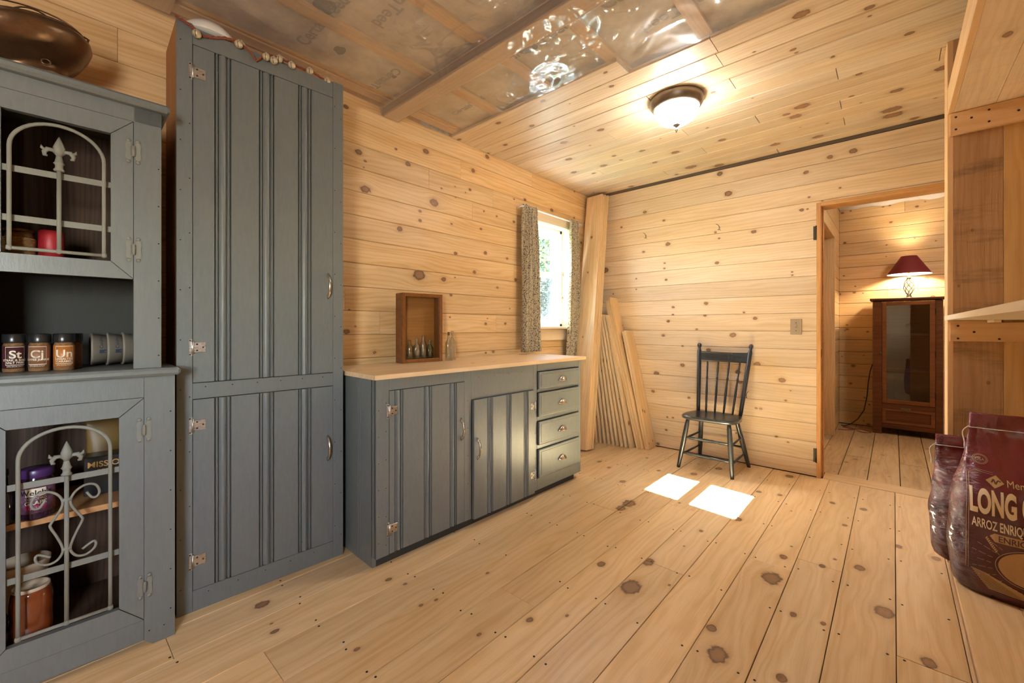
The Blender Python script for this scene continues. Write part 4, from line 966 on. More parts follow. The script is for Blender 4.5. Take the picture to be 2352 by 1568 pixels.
# lower compartment
zS = 0.5055; zF = 0.1185
g = thing('jelly_jar', 'dark grape jelly jar with a purple lid and printed label', 'jar', (-1.995, -0.014, zS))
MB().lathe([(0.036, 0), (0.040, 0.006), (0.040, 0.115), (0.034, 0.128), (0.034, 0.134), (0, 0.134)], (0, 0, 0), 36).build('glass_body', M_GRAPE, g)
MB().lathe([(0.0405, 0.022), (0.0405, 0.104)], (0, 0, 0), 36).build('paper_label', M_GLABEL, g)
MB().lathe([(0.037, 0.128), (0.038, 0.130), (0.038, 0.150), (0.036, 0.153), (0, 0.153)], (0, 0, 0), 36).build('lid', M_PURPLE, g)
f_ = -0.05
q = MB(); n = 14; ang = [f_ - 0.55 + 1.1 * i / n for i in range(n + 1)]
q.add([(0.0412 * math.cos(a), 0.0412 * math.sin(a), z) for z in (0.074, 0.098) for a in ang], [(i, i + 1, n + 2 + i, n + 1 + i) for i in range(n)]); q.build('brand_band', M_LBL_TXT, g)
q = MB(); q.add([(0.0412 * math.cos(a), 0.0412 * math.sin(a), z) for z in (0.034, 0.046) for a in ang], [(i, i + 1, n + 2 + i, n + 1 + i) for i in range(n)]); q.build('colour_band', M_PINK, g)
t = cyl_text("Welch's", 0.022, 0.0415, 0.078, f_, bold=0.0003); q = MB(); q.add(t.v, t.f); q.build('brand_lettering', M_BLACK, g)
q = MB()
for t in (cyl_text('CONCORD', 0.009, 0.0415, 0.064, f_), cyl_text('GRAPE', 0.016, 0.0415, 0.049, f_, bold=0.0003), cyl_text('JELLY', 0.009, 0.0418, 0.0365, f_)): q.add(t.v, t.f)
q.build('flavour_lettering', M_LBL_TXT, g)
b = thing('dark_bottle', 'slim dark glossy bottle standing next to the grape jelly jar', 'bottle', (-1.99, -0.083, zS))
MB().lathe([(0.024, 0), (0.026, 0.004), (0.026, 0.095), (0.012, 0.118), (0.011, 0.15), (0, 0.15)], (0, 0, 0), 28).build('glass_body', M_BOTTLE, b)
MB().lathe([(0.013, 0.145), (0.013, 0.165), (0, 0.166)], (0, 0, 0), 20).build('cap', M_BLACK, b)
bx = thing('black_carton', 'black carton with gold lettering on the wooden shelf inside the hutch', 'carton', (-2.13, 0.160, zS), -0.12)
MB().bbox(-0.04, 0.04, -0.062, 0.062, 0, 0.135, 0.002).build('carton_body', M_BLACK, bx)
q = MB()
for s_, sz, zz in (('MISSION', 0.028, 0.098), ('PRIDE', 0.022, 0.074)):
    t = text_mb(s_, sz, lambda a, bb, zz=zz: (0.0408, a, zz + bb), 'CENTER', 0.0004); q.add(t.v, t.f)
q.build('carton_lettering', M_GOLD, bx)
yp = thing('ochre_pouch', 'ochre printed food pouch standing behind the black carton', 'pouch', (-2.215, 0.165, zS), 0.1)
m = MB(); N = 12; vs = []
for j_ in range(N + 1):
    t = j_ / N
    for k in range(16):
        a = 2 * PI * k / 16; vs.append((0.028 * (1 - t ** 3) * math.cos(a) + 0.0015 * math.cos(a), 0.062 * math.sin(a) * (0.9 + 0.1 * t), 0.25 * t))
m.add(vs, [(j_ * 16 + k, j_ * 16 + (k + 1) % 16, (j_ + 1) * 16 + (k + 1) % 16, (j_ + 1) * 16 + k) for j_ in range(N) for k in range(16)] + [tuple(range(16)), tuple(N * 16 + k for k in range(16))], True)
m.build('pouch_body', M_YBAG, yp)
ck = thing('brown_crock', 'brown glazed honey crock with a cream rim at the hutch bottom', 'crock', (-1.99, -0.025, zF))
MB().lathe([(0.040, 0), (0.045, 0.006), (0.047, 0.07), (0.045, 0.092), (0.0465, 0.098), (0.047, 0.14), (0.044, 0.162), (0.040, 0.172), (0.038, 0.172), (0.038, 0.16), (0, 0.155)], (0, 0, 0), 40).build('crock_body', M_CROCK, ck)
MB().lathe([(0.0385, 0.168), (0.041, 0.171), (0.041, 0.180), (0.036, 0.181), (0.035, 0.172)], (0, 0, 0), 40).build('rim', M_CREAM, ck)
bw = thing('stoneware_bowl', 'cream rimmed stoneware bowl behind the brown crock', 'bowl', (-2.10, -0.045, zF))
MB().lathe([(0.035, 0), (0.05, 0.01), (0.055, 0.10), (0.056, 0.185), (0.062, 0.21), (0.064, 0.222), (0.058, 0.224), (0.052, 0.19), (0.045, 0.05), (0, 0.04)], (0, 0, 0), 40).build('bowl_body', M_CREAM, bw)
b = thing('ridged_bottle', 'dark ridged bottle with a pale label at the hutch bottom', 'bottle', (-1.985, -0.098, zF))
MB().lathe([(0.024, 0)] + [(0.026 + 0.001 * (i % 2), 0.005 + 0.006 * i) for i in range(18)] + [(0.02, 0.125), (0.014, 0.145), (0, 0.146)], (0, 0, 0), 28).build('glass_body', M_BOTTLE, b)
MB().lathe([(0.0275, 0.035), (0.0275, 0.062)], (0, 0, 0), 28).build('paper_label', M_CUP, b)

# ------------------------------------------------------------------ string of bells and dishes on top of the pantry cabinet
def tloc(x, s, z): return Vector((-2.008 + x * math.cos(TA) + s * math.sin(TA), 0.336 - x * math.sin(TA) + s * math.cos(TA), z))
sb = thing('bell_string', 'string of round jingle bells on red braided rope, draped on the pantry cabinet top', 'bells', tloc(0, 0.3, TH))
base_p = tloc(0, 0.3, TH)
rp = [(0.004, -0.004, 2.268), (0.006, 0.02, 2.262), (0.008, 0.05, 2.248), (0.010, 0.085, 2.232), (0.008, 0.12, 2.244), (0.004, 0.155, 2.262), (0.006, 0.19, 2.266), (0.008, 0.215, 2.258), (0.012, 0.245, 2.238), (0.012, 0.262, 2.215), (0.010, 0.280, 2.236), (0.006, 0.295, 2.262), (0.004, 0.33, 2.268), (-0.004, 0.37, 2.276), (-0.002, 0.41, 2.272), (-0.008, 0.46, 2.272), (-0.004, 0.50, 2.274), (-0.010, 0.54, 2.265), (-0.02, 0.58, 2.262)]
P = []
for i in range(len(rp) - 1):
    for t in (0, 0.25, 0.5, 0.75):
        a, b_ = Vector(rp[i]), Vector(rp[i + 1]); P.append(a.lerp(b_, t))
rm = MB()
for st_ in range(3):
    pts = []
    for i, p in enumerate(P):
        an = i * 0.9 + st_ * 2.094; w_ = tloc(p.x + 0.0035 * math.cos(an), p.y, p.z + 0.0035 * math.sin(an)) - base_p; pts.append(w_)
    rm.tube(pts, 0.0026, 6)
rm.build('rope', M_ROPE, sb)
for (x, s, z) in ((0.016, 0.060, 2.226), (0.012, 0.200, 2.254), (-0.010, 0.214, 2.268), (0.012, 0.300, 2.248), (0.016, 0.328, 2.244), (-0.004, 0.355, 2.270), (0.010, 0.402, 2.258), (0.004, 0.480, 2.268), (-0.012, 0.565, 2.262)):
    c = tloc(x, s, z) - base_p; r = 0.0155
    m = MB().lathe([(0, -r)] + [(r * math.cos(a), r * math.sin(a)) for a in [-PI / 2 + PI * i / 12 for i in range(1, 12)]] + [(0, r)], c, 20)
    m.tube([(c.x, c.y, c.z + r - 0.001), (c.x, c.y, c.z + r + 0.004)], 0.003, 8)
    bo = m.build('bell', M_BELL, sb)
    sl = MB().tube([c + Vector(((r + 0.0003) * math.cos(a) * 0.85, -(r + 0.0003) * math.cos(a) * 0.5, (r + 0.0003) * math.sin(a))) for a in [-1.2 + i * 0.12 for i in range(11)]], 0.0012, 6)
    sl.lathe([(0, -0.0022), (0.0022, 0), (0, 0.0022)], c + Vector((r * 0.83, -r * 0.49, 0.002)), 8)
    sl.build('bell_slot', M_BLACK, bo)
dp = tloc(-0.085, 0.115, TH)
d_ = thing('white_dish', 'white upturned round dish behind the jingle bells', 'dish', dp)
MB().lathe([(0.095, 0.0), (0.097, 0.003), (0.086, 0.030), (0.060, 0.055), (0.036, 0.064), (0.034, 0.070), (0.030, 0.070), (0.030, 0.062), (0, 0.060)], (0, 0, 0), 40).build('dish_body', M_WHITE, d_)
pw = thing('pale_wedge', 'small pale wooden wedge lying between the jingle bells', 'wedge', tloc(-0.03, 0.385, TH), -TA)
MB().prism([(-0.03, 0), (0.035, 0), (0.03, 0.008), (-0.025, 0.026)], lambda a, b, t: (t, a, b), -0.02, 0.02).build('wedge_body', M_CREAM, pw)

# ------------------------------------------------------------------ counter: display box and bottles
zT = BT + 0.0225
XA = math.radians(6.9)
box = thing('display_box', 'amber wooden display box with a glass front, standing on the counter', 'display box', (-2.155, 1.422, zT), -XA)
BWd, BHt = 0.276, 0.420
MB().bbox(-0.090, -0.030, 0.0, 0.016, 0, BHt, 0.002).build('case_side', M_BOX, box); MB().bbox(-0.090, -0.030, BWd - 0.016, BWd, 0, BHt, 0.002).build('case_side', M_BOX, box)
MB().bbox(-0.090, -0.030, 0.016, BWd - 0.016, 0, 0.014, 0.001).build('case_bottom', M_BOX, box); MB().bbox(-0.090, -0.030, 0.016, BWd - 0.016, BHt - 0.014, BHt, 0.001).build('case_top', M_BOX, box)
board('case_back', box, (-0.080, BWd / 2, BHt / 2), (0, 1, 0), (0, 0, 1), BWd - 0.03, BHt - 0.026, 0.008, M_BOXB, knots=False)
lid = empty('lid', (0, 0, 0), 0, box)
for q in ((0, 0.021, 0, BHt), (BWd - 0.021, BWd, 0, BHt), (0.021, BWd - 0.021, 0, 0.021), (0.021, BWd - 0.021, BHt - 0.021, BHt)): MB().bbox(-0.026, 0, q[0], q[1], q[2], q[3], 0.002).build('lid_frame', M_BOX, lid)
MB().box(-0.016, -0.013, 0.0205, BWd - 0.0205, 0.0205, BHt - 0.0205).build('pane', M_BOXGL, lid)
def bottle(loc, r, h, mat, lab, rz=0.0, sq=False, cork=False, group=None):
    b = thing('glass_bottle', lab, 'bottle', loc, rz, group)
    pr = [(r * 0.9, 0), (r, 0.003), (r, h * 0.60), (r * 0.92, h * 0.66), (r * 0.42, h * 0.78), (r * 0.38, h * 0.93), (r * 0.5, h * 0.94), (r * 0.5, h * 0.985), (r * 0.36, h), (r * 0.30, h), (r * 0.30, h * 0.78), (r * 0.84, h * 0.63), (r * 0.9, h * 0.05), (0, h * 0.04)]
    m = MB().lathe(pr, (0, 0, 0), 24)
    if sq:
        nv = []
        for (x, y, z) in m.v:
            rr = math.hypot(x, y); a = math.atan2(y, x); k = 1.0
            if z < h * 0.66 and rr > 1e-6: k = min(1.32, 1 / max(abs(math.cos(a)), abs(math.sin(a)))) * 0.86
            nv.append((x * k * 0.8, y * k, z))
        m.v = nv
    m.build('bottle_glass', mat, b)
    if cork: MB().lathe([(r * 0.30, h * 0.90), (r * 0.36, h * 1.02), (0, h * 1.02)], (0, 0, 0), 14).build('cork', M_COPPERD, b)
bottle((-2.118, 1.742, zT), 0.0235, 0.180, M_BOTGL, 'tall square clear glass bottle with dark stopper beside the display box', -0.1, True, True)
bottle((-2.148, 1.795, zT), 0.0235, 0.190, M_BOTGL, 'tallest open clear glass bottle, behind the stoppered one beside the display box', -0.1, True)
def bxl(s, x=-0.052): return Vector((-2.155 + x * math.cos(XA) + s * math.sin(XA), 1.422 - x * math.sin(XA) + s * math.cos(XA), zT + 0.0145))
bottle(bxl(0.036), 0.012, 0.092, M_BOTGL, 'smallest clear glass bottle inside the display box', 0, False)
bottle(bxl(0.072), 0.021, 0.122, M_BOTGL, 'round shouldered clear bottle inside the display box by the smallest one', 0, False)
bottle(bxl(0.120), 0.022, 0.130, M_BOTGL, 'square clear bottle in the middle of the display box', 0.1, True)
bottle(bxl(0.166), 0.021, 0.148, M_BOTGL, 'tallest clear bottle inside the display box', 0, False)
bottle(bxl(0.212), 0.023, 0.118, M_BOTGR, 'greenish glass bottle inside the display box', 0, True)

# ------------------------------------------------------------------ boards leaning in the corner
def leaner(bot, top, wdir, W, T, L, mat, lab, group, extra=3):
    """bot/top: front lower and upper corner of the face; wdir: direction of the width"""
    bot, top = Vector(bot), Vector(top); ex = (top - bot).normalized(); ey = Vector(wdir); ey = (ey - ex * ey.dot(ex)).normalized()
    t = board('pine_board', None, bot + ex * (L / 2) + ey * (W / 2), ex, -ey, L, W, T, mat, ch=0.003, extra=extra)
    return tag(t, lab, 'board', group)
ORD = ('outermost', 'second', 'third', 'fourth', 'fifth', 'sixth', 'seventh', 'eighth', 'ninth')
for i in range(5):
    d = 0.0202 * i
    leaner((-2.175 + 0.004 * i, 3.185 + d, 0.008), (-2.285 + 0.004 * i, 3.655 + d, 2.40), (1, 0, 0), 0.176, 0.019, 2.43 - 0.02 * (i % 2), M_STACK, ORD[i] + ' board, from the room side, of the ceiling-high pine bundle in the corner', 'full-length leaning boards')
NB = 9
for i in range(NB):
    f = i / (NB - 1); L = 1.235 if i >= NB - 3 else random.uniform(0.92, 1.18)
    bx0, tx0 = -2.085 + 0.327 * f, -2.225 + 0.203 * f
    yy = 3.515 + 0.04 * f; n = NB - 1 - i
    leaner((bx0, yy, 0.004), (tx0, yy + 0.03, 1.22), (0, 1, 0), 0.145 if i == NB - 1 else 0.135, 0.019, L, M_STACKP, ('outermost pale waist-high board, its broad face showing, beside the narrow stack', ORD[n] + ' pale waist-high board on edge, counted away from the narrow stack')[n > 0], 'waist-high leaning boards')
for i in range(3): leaner((-1.712 + 0.024 * i, 3.600, 0.004), (-2.057 + 0.024 * i, 3.635, 1.375), (0, 1, 0), 0.135, 0.019, 1.42 - 0.02 * (2 - i), M_STACK, 'chest-high pine board of the narrow stack, ' + ('touching the pale row', 'between the other two', 'touching the short knotty boards')[i], 'chest-high leaning boards')
for i in range(2): leaner((-1.640 + 0.0225 * i, 3.620, 0.004), (-1.877 + 0.0225 * i, 3.640, 1.066), (0, 1, 0), 0.145, 0.019, 1.08 + 0.006 * i, M_STACK, ('short pine board sandwiched between the chest-high stack and the knotty board', 'short outermost pine board with big red knots on its face')[i], 'short leaning boards', 4)

# ------------------------------------------------------------------ black spindle-back chair
ch = thing('spindle_chair', 'worn black spindle-back wooden chair standing against the back wall', 'chair', (-1.04, 3.5, 0))
CO = Vector((-1.04, 3.5, 0))
def L_(x, y, z): return Vector((x, y, z)) - CO
FLf, FRf, BLf, BRf = (-1.252, 3.335, 0.001), (-0.862, 3.325, 0.001), (-1.212, 3.708, 0.001), (-0.840, 3.700, 0.001)
FLt, FRt, BLt, BRt = (-1.195, 3.385, 0.382), (-0.900, 3.385, 0.382), (-1.165, 3.600, 0.382), (-0.905, 3.600, 0.382)
def lerp(a, b, t): return Vector(a).lerp(Vector(b), t)
for a, b in ((FLf, FLt), (FRf, FRt), (BLf, BLt), (BRf, BRt)):
    MB().tube([lerp(a, b, t) - CO for t in (0, 0.06, 0.3, 0.6, 0.9, 1.0)], [0.0125, 0.0135, 0.0165, 0.0185, 0.0165, 0.012], 14).build('leg', M_CHAIR, ch)
# shaped seat
m = MB(); N = 40; top = []; 
def seat_xy(a):
    c, s = math.cos(a), math.sin(a); k = 1 / (abs(c) ** 5 + abs(s) ** 5) ** (1 / 5)
    y = s * k; wdt = 0.205 if y < 0 else 0.205 - 0.028 * y
    return c * k * wdt - 0.0, y * 0.165
sx0, sy0 = -1.045, 3.492
rings = [(0.90, 0.380), (0.985, 0.388), (1.0, 0.398), (0.985, 0.408), (0.93, 0.411), (0.75, 0.406), (0.4, 0.402), (0.02, 0.401)]
vs = [L_(sx0 + seat_xy(2 * PI * k / N)[0] * q, sy0 + seat_xy(2 * PI * k / N)[1] * q, z) for q, z in rings for k in range(N)]
fs = [(i * N + k, i * N + (k + 1) % N, (i + 1) * N + (k + 1) % N, (i + 1) * N + k) for i in range(len(rings) - 1) for k in range(N)] + [tuple(range(N))[::-1], tuple((len(rings) - 1) * N + k for k in range(N))]
m.add(vs, fs, True); m.build('seat', M_CHAIR, ch)
PLb, PRb, PLt, PRt = (-1.195, 3.618, 0.398), (-0.882, 3.618, 0.398), (-1.224, 3.738, 0.963), (-0.830, 3.738, 0.963)
for a, b in ((PLb, PLt), (PRb, PRt)):
    MB().tube([lerp(a, b, t) - CO for t in (0, 0.1, 0.5, 0.88, 0.905, 0.92, 0.935, 0.955, 0.975, 0.99, 1.0)], [0.0135, 0.0145, 0.016, 0.0165, 0.013, 0.0105, 0.012, 0.0165, 0.0165, 0.011, 0.002], 14).build('back_post', M_CHAIR, ch)
def post_at(z): t = (z - 0.398) / (0.963 - 0.398); return lerp(PLb, PLt, t), lerp(PRb, PRt, t)
m = MB(); NX, NZ = 24, 6; vs = []
for face in (0, 1):
    for j in range(NZ + 1):
        z = 0.812 + 0.083 * j / NZ; a, b = post_at(z)
        for i in range(NX + 1):
            t = i / NX; p = a.lerp(b, t); bow = 0.022 * math.sin(PI * t)
            dip = -0.006 * math.sin(PI * t) if j == NZ else 0
            vs.append(p - CO + Vector((0, bow - 0.008 + face * 0.016, dip)))
n1 = (NX + 1) * (NZ + 1); fs = []
for face in (0, 1):
    for j in range(NZ):
        for i in range(NX): q = face * n1 + j * (NX + 1) + i; fs.append((q, q + 1, q + NX + 2, q + NX + 1))
for i in range(NX): fs += [(i, i + 1, n1 + i + 1, n1 + i), (NZ * (NX + 1) + i, NZ * (NX + 1) + i + 1, n1 + NZ * (NX + 1) + i + 1, n1 + NZ * (NX + 1) + i)]
for j in range(NZ): 
    for e in (0, NX): q = j * (NX + 1) + e; fs.append((q, q + NX + 1, n1 + q + NX + 1, n1 + q))
m.add(vs, fs, True); cr = m.build('crest_rail', M_CHAIR, ch)
m = MB()                                   # pressed pattern on the crest rail
for k in range(7):
    t = 0.14 + 0.12 * k; a, b = post_at(0.845); p = a.lerp(b, t) - CO + Vector((0, 0.022 * math.sin(PI * t) - 0.0085, 0))
    m.tube([p + Vector((0.013 * math.cos(q) * (1 - 0.045 * i), 0, 0.012 * math.sin(q) * (1 - 0.045 * i))) for i, q in enumerate([0.5 * n for n in range(20)])], 0.0014, 5)
m.tube([post_at(0.872)[0].lerp(post_at(0.872)[1], t / 20) - CO + Vector((0, 0.022 * math.sin(PI * t / 20) - 0.0085, 0)) for t in range(1, 20)], 0.0015, 5)
m.build('pressed_ornament', M_CHAIR, cr)
SPR = [(0, 0.0065), (0.14, 0.0085), (0.20, 0.0072), (0.22, 0.0095), (0.235, 0.0072), (0.25, 0.0098), (0.265, 0.0074), (0.28, 0.0098), (0.295, 0.0074), (0.31, 0.0098), (0.33, 0.0075), (0.36, 0.0095), (0.45, 0.0085), (0.64, 0.006), (0.66, 0.009), (0.68, 0.009), (0.70, 0.006), (0.85, 0.0072), (1.0, 0.0055)]
for k in range(4):
    t = 0.185 + 0.21 * k; a = lerp(PLb, PRb, t) + Vector((0, 0.012 * math.sin(PI * t), 0)); c_ = post_at(0.816); b = c_[0].lerp(c_[1], 0.17 + 0.22 * k) + Vector((0, 0.022 * math.sin(PI * t), 0))
    MB().tube([a.lerp(b, q) - CO for q, r in SPR], [r for q, r in SPR], 10).build('spindle', M_CHAIR, ch)
TUR = [(0, 0.005), (0.12, 0.0085), (0.2, 0.0095), (0.215, 0.007), (0.23, 0.0105), (0.245, 0.007), (0.4, 0.0115), (0.42, 0.0085), (0.45, 0.012), (0.47, 0.0085), (0.50, 0.012), (0.52, 0.0085), (0.55, 0.012), (0.575, 0.0085), (0.6, 0.0115), (0.755, 0.007), (0.77, 0.0105), (0.785, 0.007), (0.8, 0.0095), (0.9, 0.0085), (1, 0.005)]
def stretch(A0, A1, ta, B0, B1, tb, prof):
    a, b = lerp(A0, A1, ta), lerp(B0, B1, tb); MB().tube([a.lerp(b, q) - CO for q, r in prof], [r for q, r in prof], 10).build('stretcher', M_CHAIR, ch)
PLN = [(0, 0.006), (0.5, 0.0085), (1, 0.006)]
stretch(FLf, FLt, 0.62, FRf, FRt, 0.62, TUR); stretch(FLf, FLt, 0.30, FRf, FRt, 0.30, TUR)
stretch(BLf, BLt, 0.42, BRf, BRt, 0.42, PLN)
for A0, A1, B0, B1 in ((FLf, FLt, BLf, BLt), (FRf, FRt, BRf, BRt)): stretch(A0, A1, 0.58, B0, B1, 0.62, PLN); stretch(A0, A1, 0.26, B0, B1, 0.30, PLN)

# ------------------------------------------------------------------ switch and wire hooks on the back wall
sw = thing('light_switch', 'beige toggle light switch plate beside the doorway', 'light switch', (-0.542, YB - 0.0005, 1.10))
MB().bbox(-0.036, 0.036, -0.006, 0, -0.058, 0.058, 0.003, 2).build('switch_plate', M_PLATE, sw)
MB().bbox(-0.006, 0.006, -0.0085, -0.005, -0.013, 0.013, 0.001).build('toggle_collar', M_PLATE, sw)
MB().prism([(-0.006, -0.003), (-0.020, 0.010), (-0.022, 0.006), (-0.006, -0.009)], lambda a, b, t: (t, a, b), -0.0045, 0.0045).build('toggle', M_TOGGLE, sw)
m = MB()
for z in (0.03, -0.03): m.lathe([(0.003, 0), (0.0025, 0.0012), (0, 0.0014)], (0, -0.0062, z), 8, 'Y')
stuff(m.build('screw_heads', M_SCREW, sw))
def wire_hook(x, z, s, lab):
    h = thing('wire_hook', lab, 'hook', (x, YB - 0.001, z))
    pts = [(-0.022 * s, -0.002, 0.035), (-0.010 * s, -0.004, 0.030), (0.002 * s, -0.006, 0.016), (0.006 * s, -0.010, -0.004), (0.002 * s, -0.012, -0.020), (-0.006 * s, -0.010, -0.016), (0.004 * s, -0.006, -0.010), (0.014 * s, -0.004, -0.022)]
    MB().tube(pts, 0.0017, 6).build('bent_wire', M_IRON, h)
    MB().tube([(-0.004 * s, -0.004, 0.026), (0.008 * s, -0.008, 0.006), (0.012 * s, -0.008, -0.006)], 0.0015, 6).build('twist', M_IRON, h)
wire_hook(-1.726, 1.945, 1, 'bent wire hook on the back wall nearest the leaning boards')
wire_hook(-1.084, 1.925, 1, 'bent wire hook high on the back wall above the chair')
wire_hook(-0.872, 0.548, -0.6, 'small bent wire hook low on the back wall behind the chair')

# ------------------------------------------------------------------ ceiling light
cl = thing('ceiling_light', 'flush round ceiling light with bronze rim and ribbed glass dome, lit', 'ceiling light', (-0.943, 2.482, ZC - 0.001))
MB().lathe([(0.0, 0.0), (0.120, 0.0), (0.148, -0.003), (0.150, -0.008), (0.147, -0.013), (0.150, -0.017), (0.147, -0.024), (0.146, -0.030), (0.132, -0.052), (0.126, -0.058), (0.122, -0.058), (0.120, -0.045), (0, -0.04)], (0, 0, 0), 64).build('rim', M_BRONZE, cl)
MB().lathe([(0.119, -0.050), (0.121, -0.062), (0.114, -0.092), (0.096, -0.118), (0.068, -0.136), (0.036, -0.145), (0.012, -0.147)], (0, 0, 0), 144, flute=0.012, nfl=48).build('glass_dome', M_DOME, cl)
MB().lathe([(0.012, -0.143), (0.021, -0.147), (0.021, -0.151), (0.010, -0.160), (0.004, -0.166), (0.0045, -0.170), (0.009, -0.175), (0.009, -0.179), (0.004, -0.184), (0.005, -0.188), (0.003, -0.193), (0, -0.194)], (0, 0, 0), 24).build('finial', M_PEWTER, cl)

cl['label'] = 'flush round ceiling light with bronze rim and ribbed glass dome, lit, near the leaning boards'
cl2 = dup(cl); cl2.location = (0.78, 4.55, 2.37); cl2['label'] = 'flush round ceiling light of the room beyond the doorway'

# ------------------------------------------------------------------ doorway and the room beyond
dr = empty('door_1', (0, 0, 0)); struct(dr)
def dbox(nm, *q, mat=M_FRAME): return board(nm, dr, *q, mat, ch=0.002, knots=False)
board('jamb', dr, (-0.403, 3.772, 1.0), (0, 0, 1), (-1, 0, 0), 2.0, 0.026, 0.15, M_FRAME, ch=0.002, knots=False)
board('jamb', dr, (0.433, 3.772, 1.0), (0, 0, 1), (-1, 0, 0), 2.0, 0.026, 0.15, M_FRAME, ch=0.002, knots=False)
board('header', dr, (0.015, 3.772, 1.988), (1, 0, 0), (0, 0, 1), 0.81, 0.03, 0.15, M_FRAME, ch=0.002, knots=False)
MB().box(-0.392, -0.381, 3.83, 3.87, 0, 1.97).build('door_stop', M_FRAME, dr)
for z in (1.785, 0.16):
    m = MB().bbox(-0.436, -0.416, 3.781, 3.7845, z - 0.05, z + 0.05, 0.0008).tube([(-0.4165, 3.777, z - 0.052), (-0.4165, 3.777, z + 0.052)], 0.006, 10)
    m.build('hinge', M_IRON, dr)
MB().bbox(-0.3915, -0.3885, 3.79, 3.815, 0.875, 0.935, 0.0008).build('strike_plate', M_IRON, dr)

XFL, XFR, YF = -0.46, 1.1, 6.11
ffl = struct(MB().box(XFL - 0.7, XFR + 0.1, 3.93, YF + 0.05, -0.08, -0.024).build('floor_far', M_SUB))
fx = [1.10, 0.89, 0.715, 0.54, 0.37, 0.2, 0.036, -0.14, -0.306, -0.46, -0.64, -0.82, -1.0]
for a, b in zip(fx[1:], fx[:-1]):
    js = [3.948] + ([random.uniform(4.2, 5.6)] if random.random() < 0.8 else []) + [YF]
    for p, q in zip(js[:-1], js[1:]):
        board('plank', ffl, ((a + b) / 2, (p + q) / 2, 0.0), (0, 1, 0), (-1, 0, 0), q - p, b - a, 0.022, M_FARFLOOR, ch=0.0012, gap=0.0045, extra=3)
OP = (4.45, 5.36, -0.01, 2.03)
fl = MB()
for q in ((3.905, OP[0] - 0.022, 0, 2.5), (OP[1] + 0.022, YF + 0.05, 0, 2.5), (OP[0] - 0.022, OP[1] + 0.022, OP[3] + 0.005, 2.5)): fl.box(XFL - 0.10, XFL - 0.018, q[0], q[1], q[2] - 0.03, q[3] + 0.1)
wfl = struct(fl.build('wall_far_left', M_DARK))
wfb = struct(MB().box(XFL - 0.8, XFR + 0.1, YF + 0.018, YF + 0.1, -0.05, 2.6).build('wall_far_back', M_DARK))
struct(MB().box(XFR, XFR + 0.1, 3.90, YF + 0.05, -0.05, 2.6).build('wall_far_right', M_PLAINW))
struct(MB().box(XFL - 0.8, XFL - 0.72, 3.90, YF + 0.05, -0.05, 2.6).build('wall_closet', M_PLAINW))
zz = [0.004 + 0.1357 * i for i in range(18)] + [2.43]
for a, b in zip(zz[:-1], zz[1:]):
    if b - a < 0.03: continue
    j = random.uniform(-0.1, 0.8)
    for p, q in ((XFL, j), (j, XFR)) if random.random() < 0.4 else ((XFL, XFR),):
        board('wall_board', wfb, ((p + q) / 2, YF, (a + b) / 2), (1, 0, 0), (0, 0, 1), q - p, b - a, 0.018, M_FAR, ch=0.004, gap=0.0022, extra=4)
    for p in rect_minus(3.905, YF, a, b, OP):
        board('wall_board', wfl, (XFL, (p[0] + p[1]) / 2, (p[2] + p[3]) / 2), (0, 1, 0), (0, 0, 1), p[1] - p[0], p[3] - p[2], 0.018, M_FAR, ch=0.004, gap=0.0022, extra=2)
d2_ = empty('door_2', (0, 0, 0)); struct(d2_)
board('jamb', d2_, (XFL - 0.045, OP[1], 1.0), (0, 0, 1), (-1, 0, 0), 2.0, 0.13, 0.02, M_STACK, ch=0.002, knots=False)
board('jamb', d2_, (XFL - 0.045, OP[0], 1.0), (0, 0, 1), (1, 0, 0), 2.0, 0.13, 0.02, M_STACK, ch=0.002, knots=False)
board('header', d2_, (XFL - 0.045, (OP[0] + OP[1]) / 2, 2.0), (0, 1, 0), (1, 0, 0), OP[1] - OP[0], 0.13, 0.02, M_STACK, ch=0.002, knots=False)
board('door_slab', d2_, (XFL - 0.085, OP[1] - 0.42, 1.0), (0, 0, 1), (0, -1, 0), 1.98, 0.82, 0.03, M_STACK, ch=0.003, extra=5)
clf = struct(MB().box(XFL - 0.8, XFR + 0.1, 3.905, YF + 0.1, 2.52, 2.6).build('ceiling_far', M_KRAFT))
mb = MB(); nx, ny = 70, 90; X0, X1, Y0, Y1 = XFL + 0.01, XFR - 0.01, 3.93, YF - 0.01
vs = []
for j in range(ny + 1):
    for i in range(nx + 1):
        x, y = X0 + (X1 - X0) * i / nx, Y0 + (Y1 - Y0) * j / ny
        vs.append((x, y, 2.415 - 0.05 * math.sin(PI * j / ny) ** 0.7 * (0.7 + 0.5 * mnoise.noise(Vector((x * 3, y * 2, 2)))) + 0.018 * mnoise.noise(Vector((x * 7, y * 5, 4))) + 0.008 * mnoise.noise(Vector((x * 17, y * 11, 9)))))
mb.add(vs, [(j * (nx + 1) + i, j * (nx + 1) + i + 1, (j + 1) * (nx + 1) + i + 1, (j + 1) * (nx + 1) + i) for j in range(ny) for i in range(nx)], True)
mb.build('plastic_sheet', M_FILM2, clf)

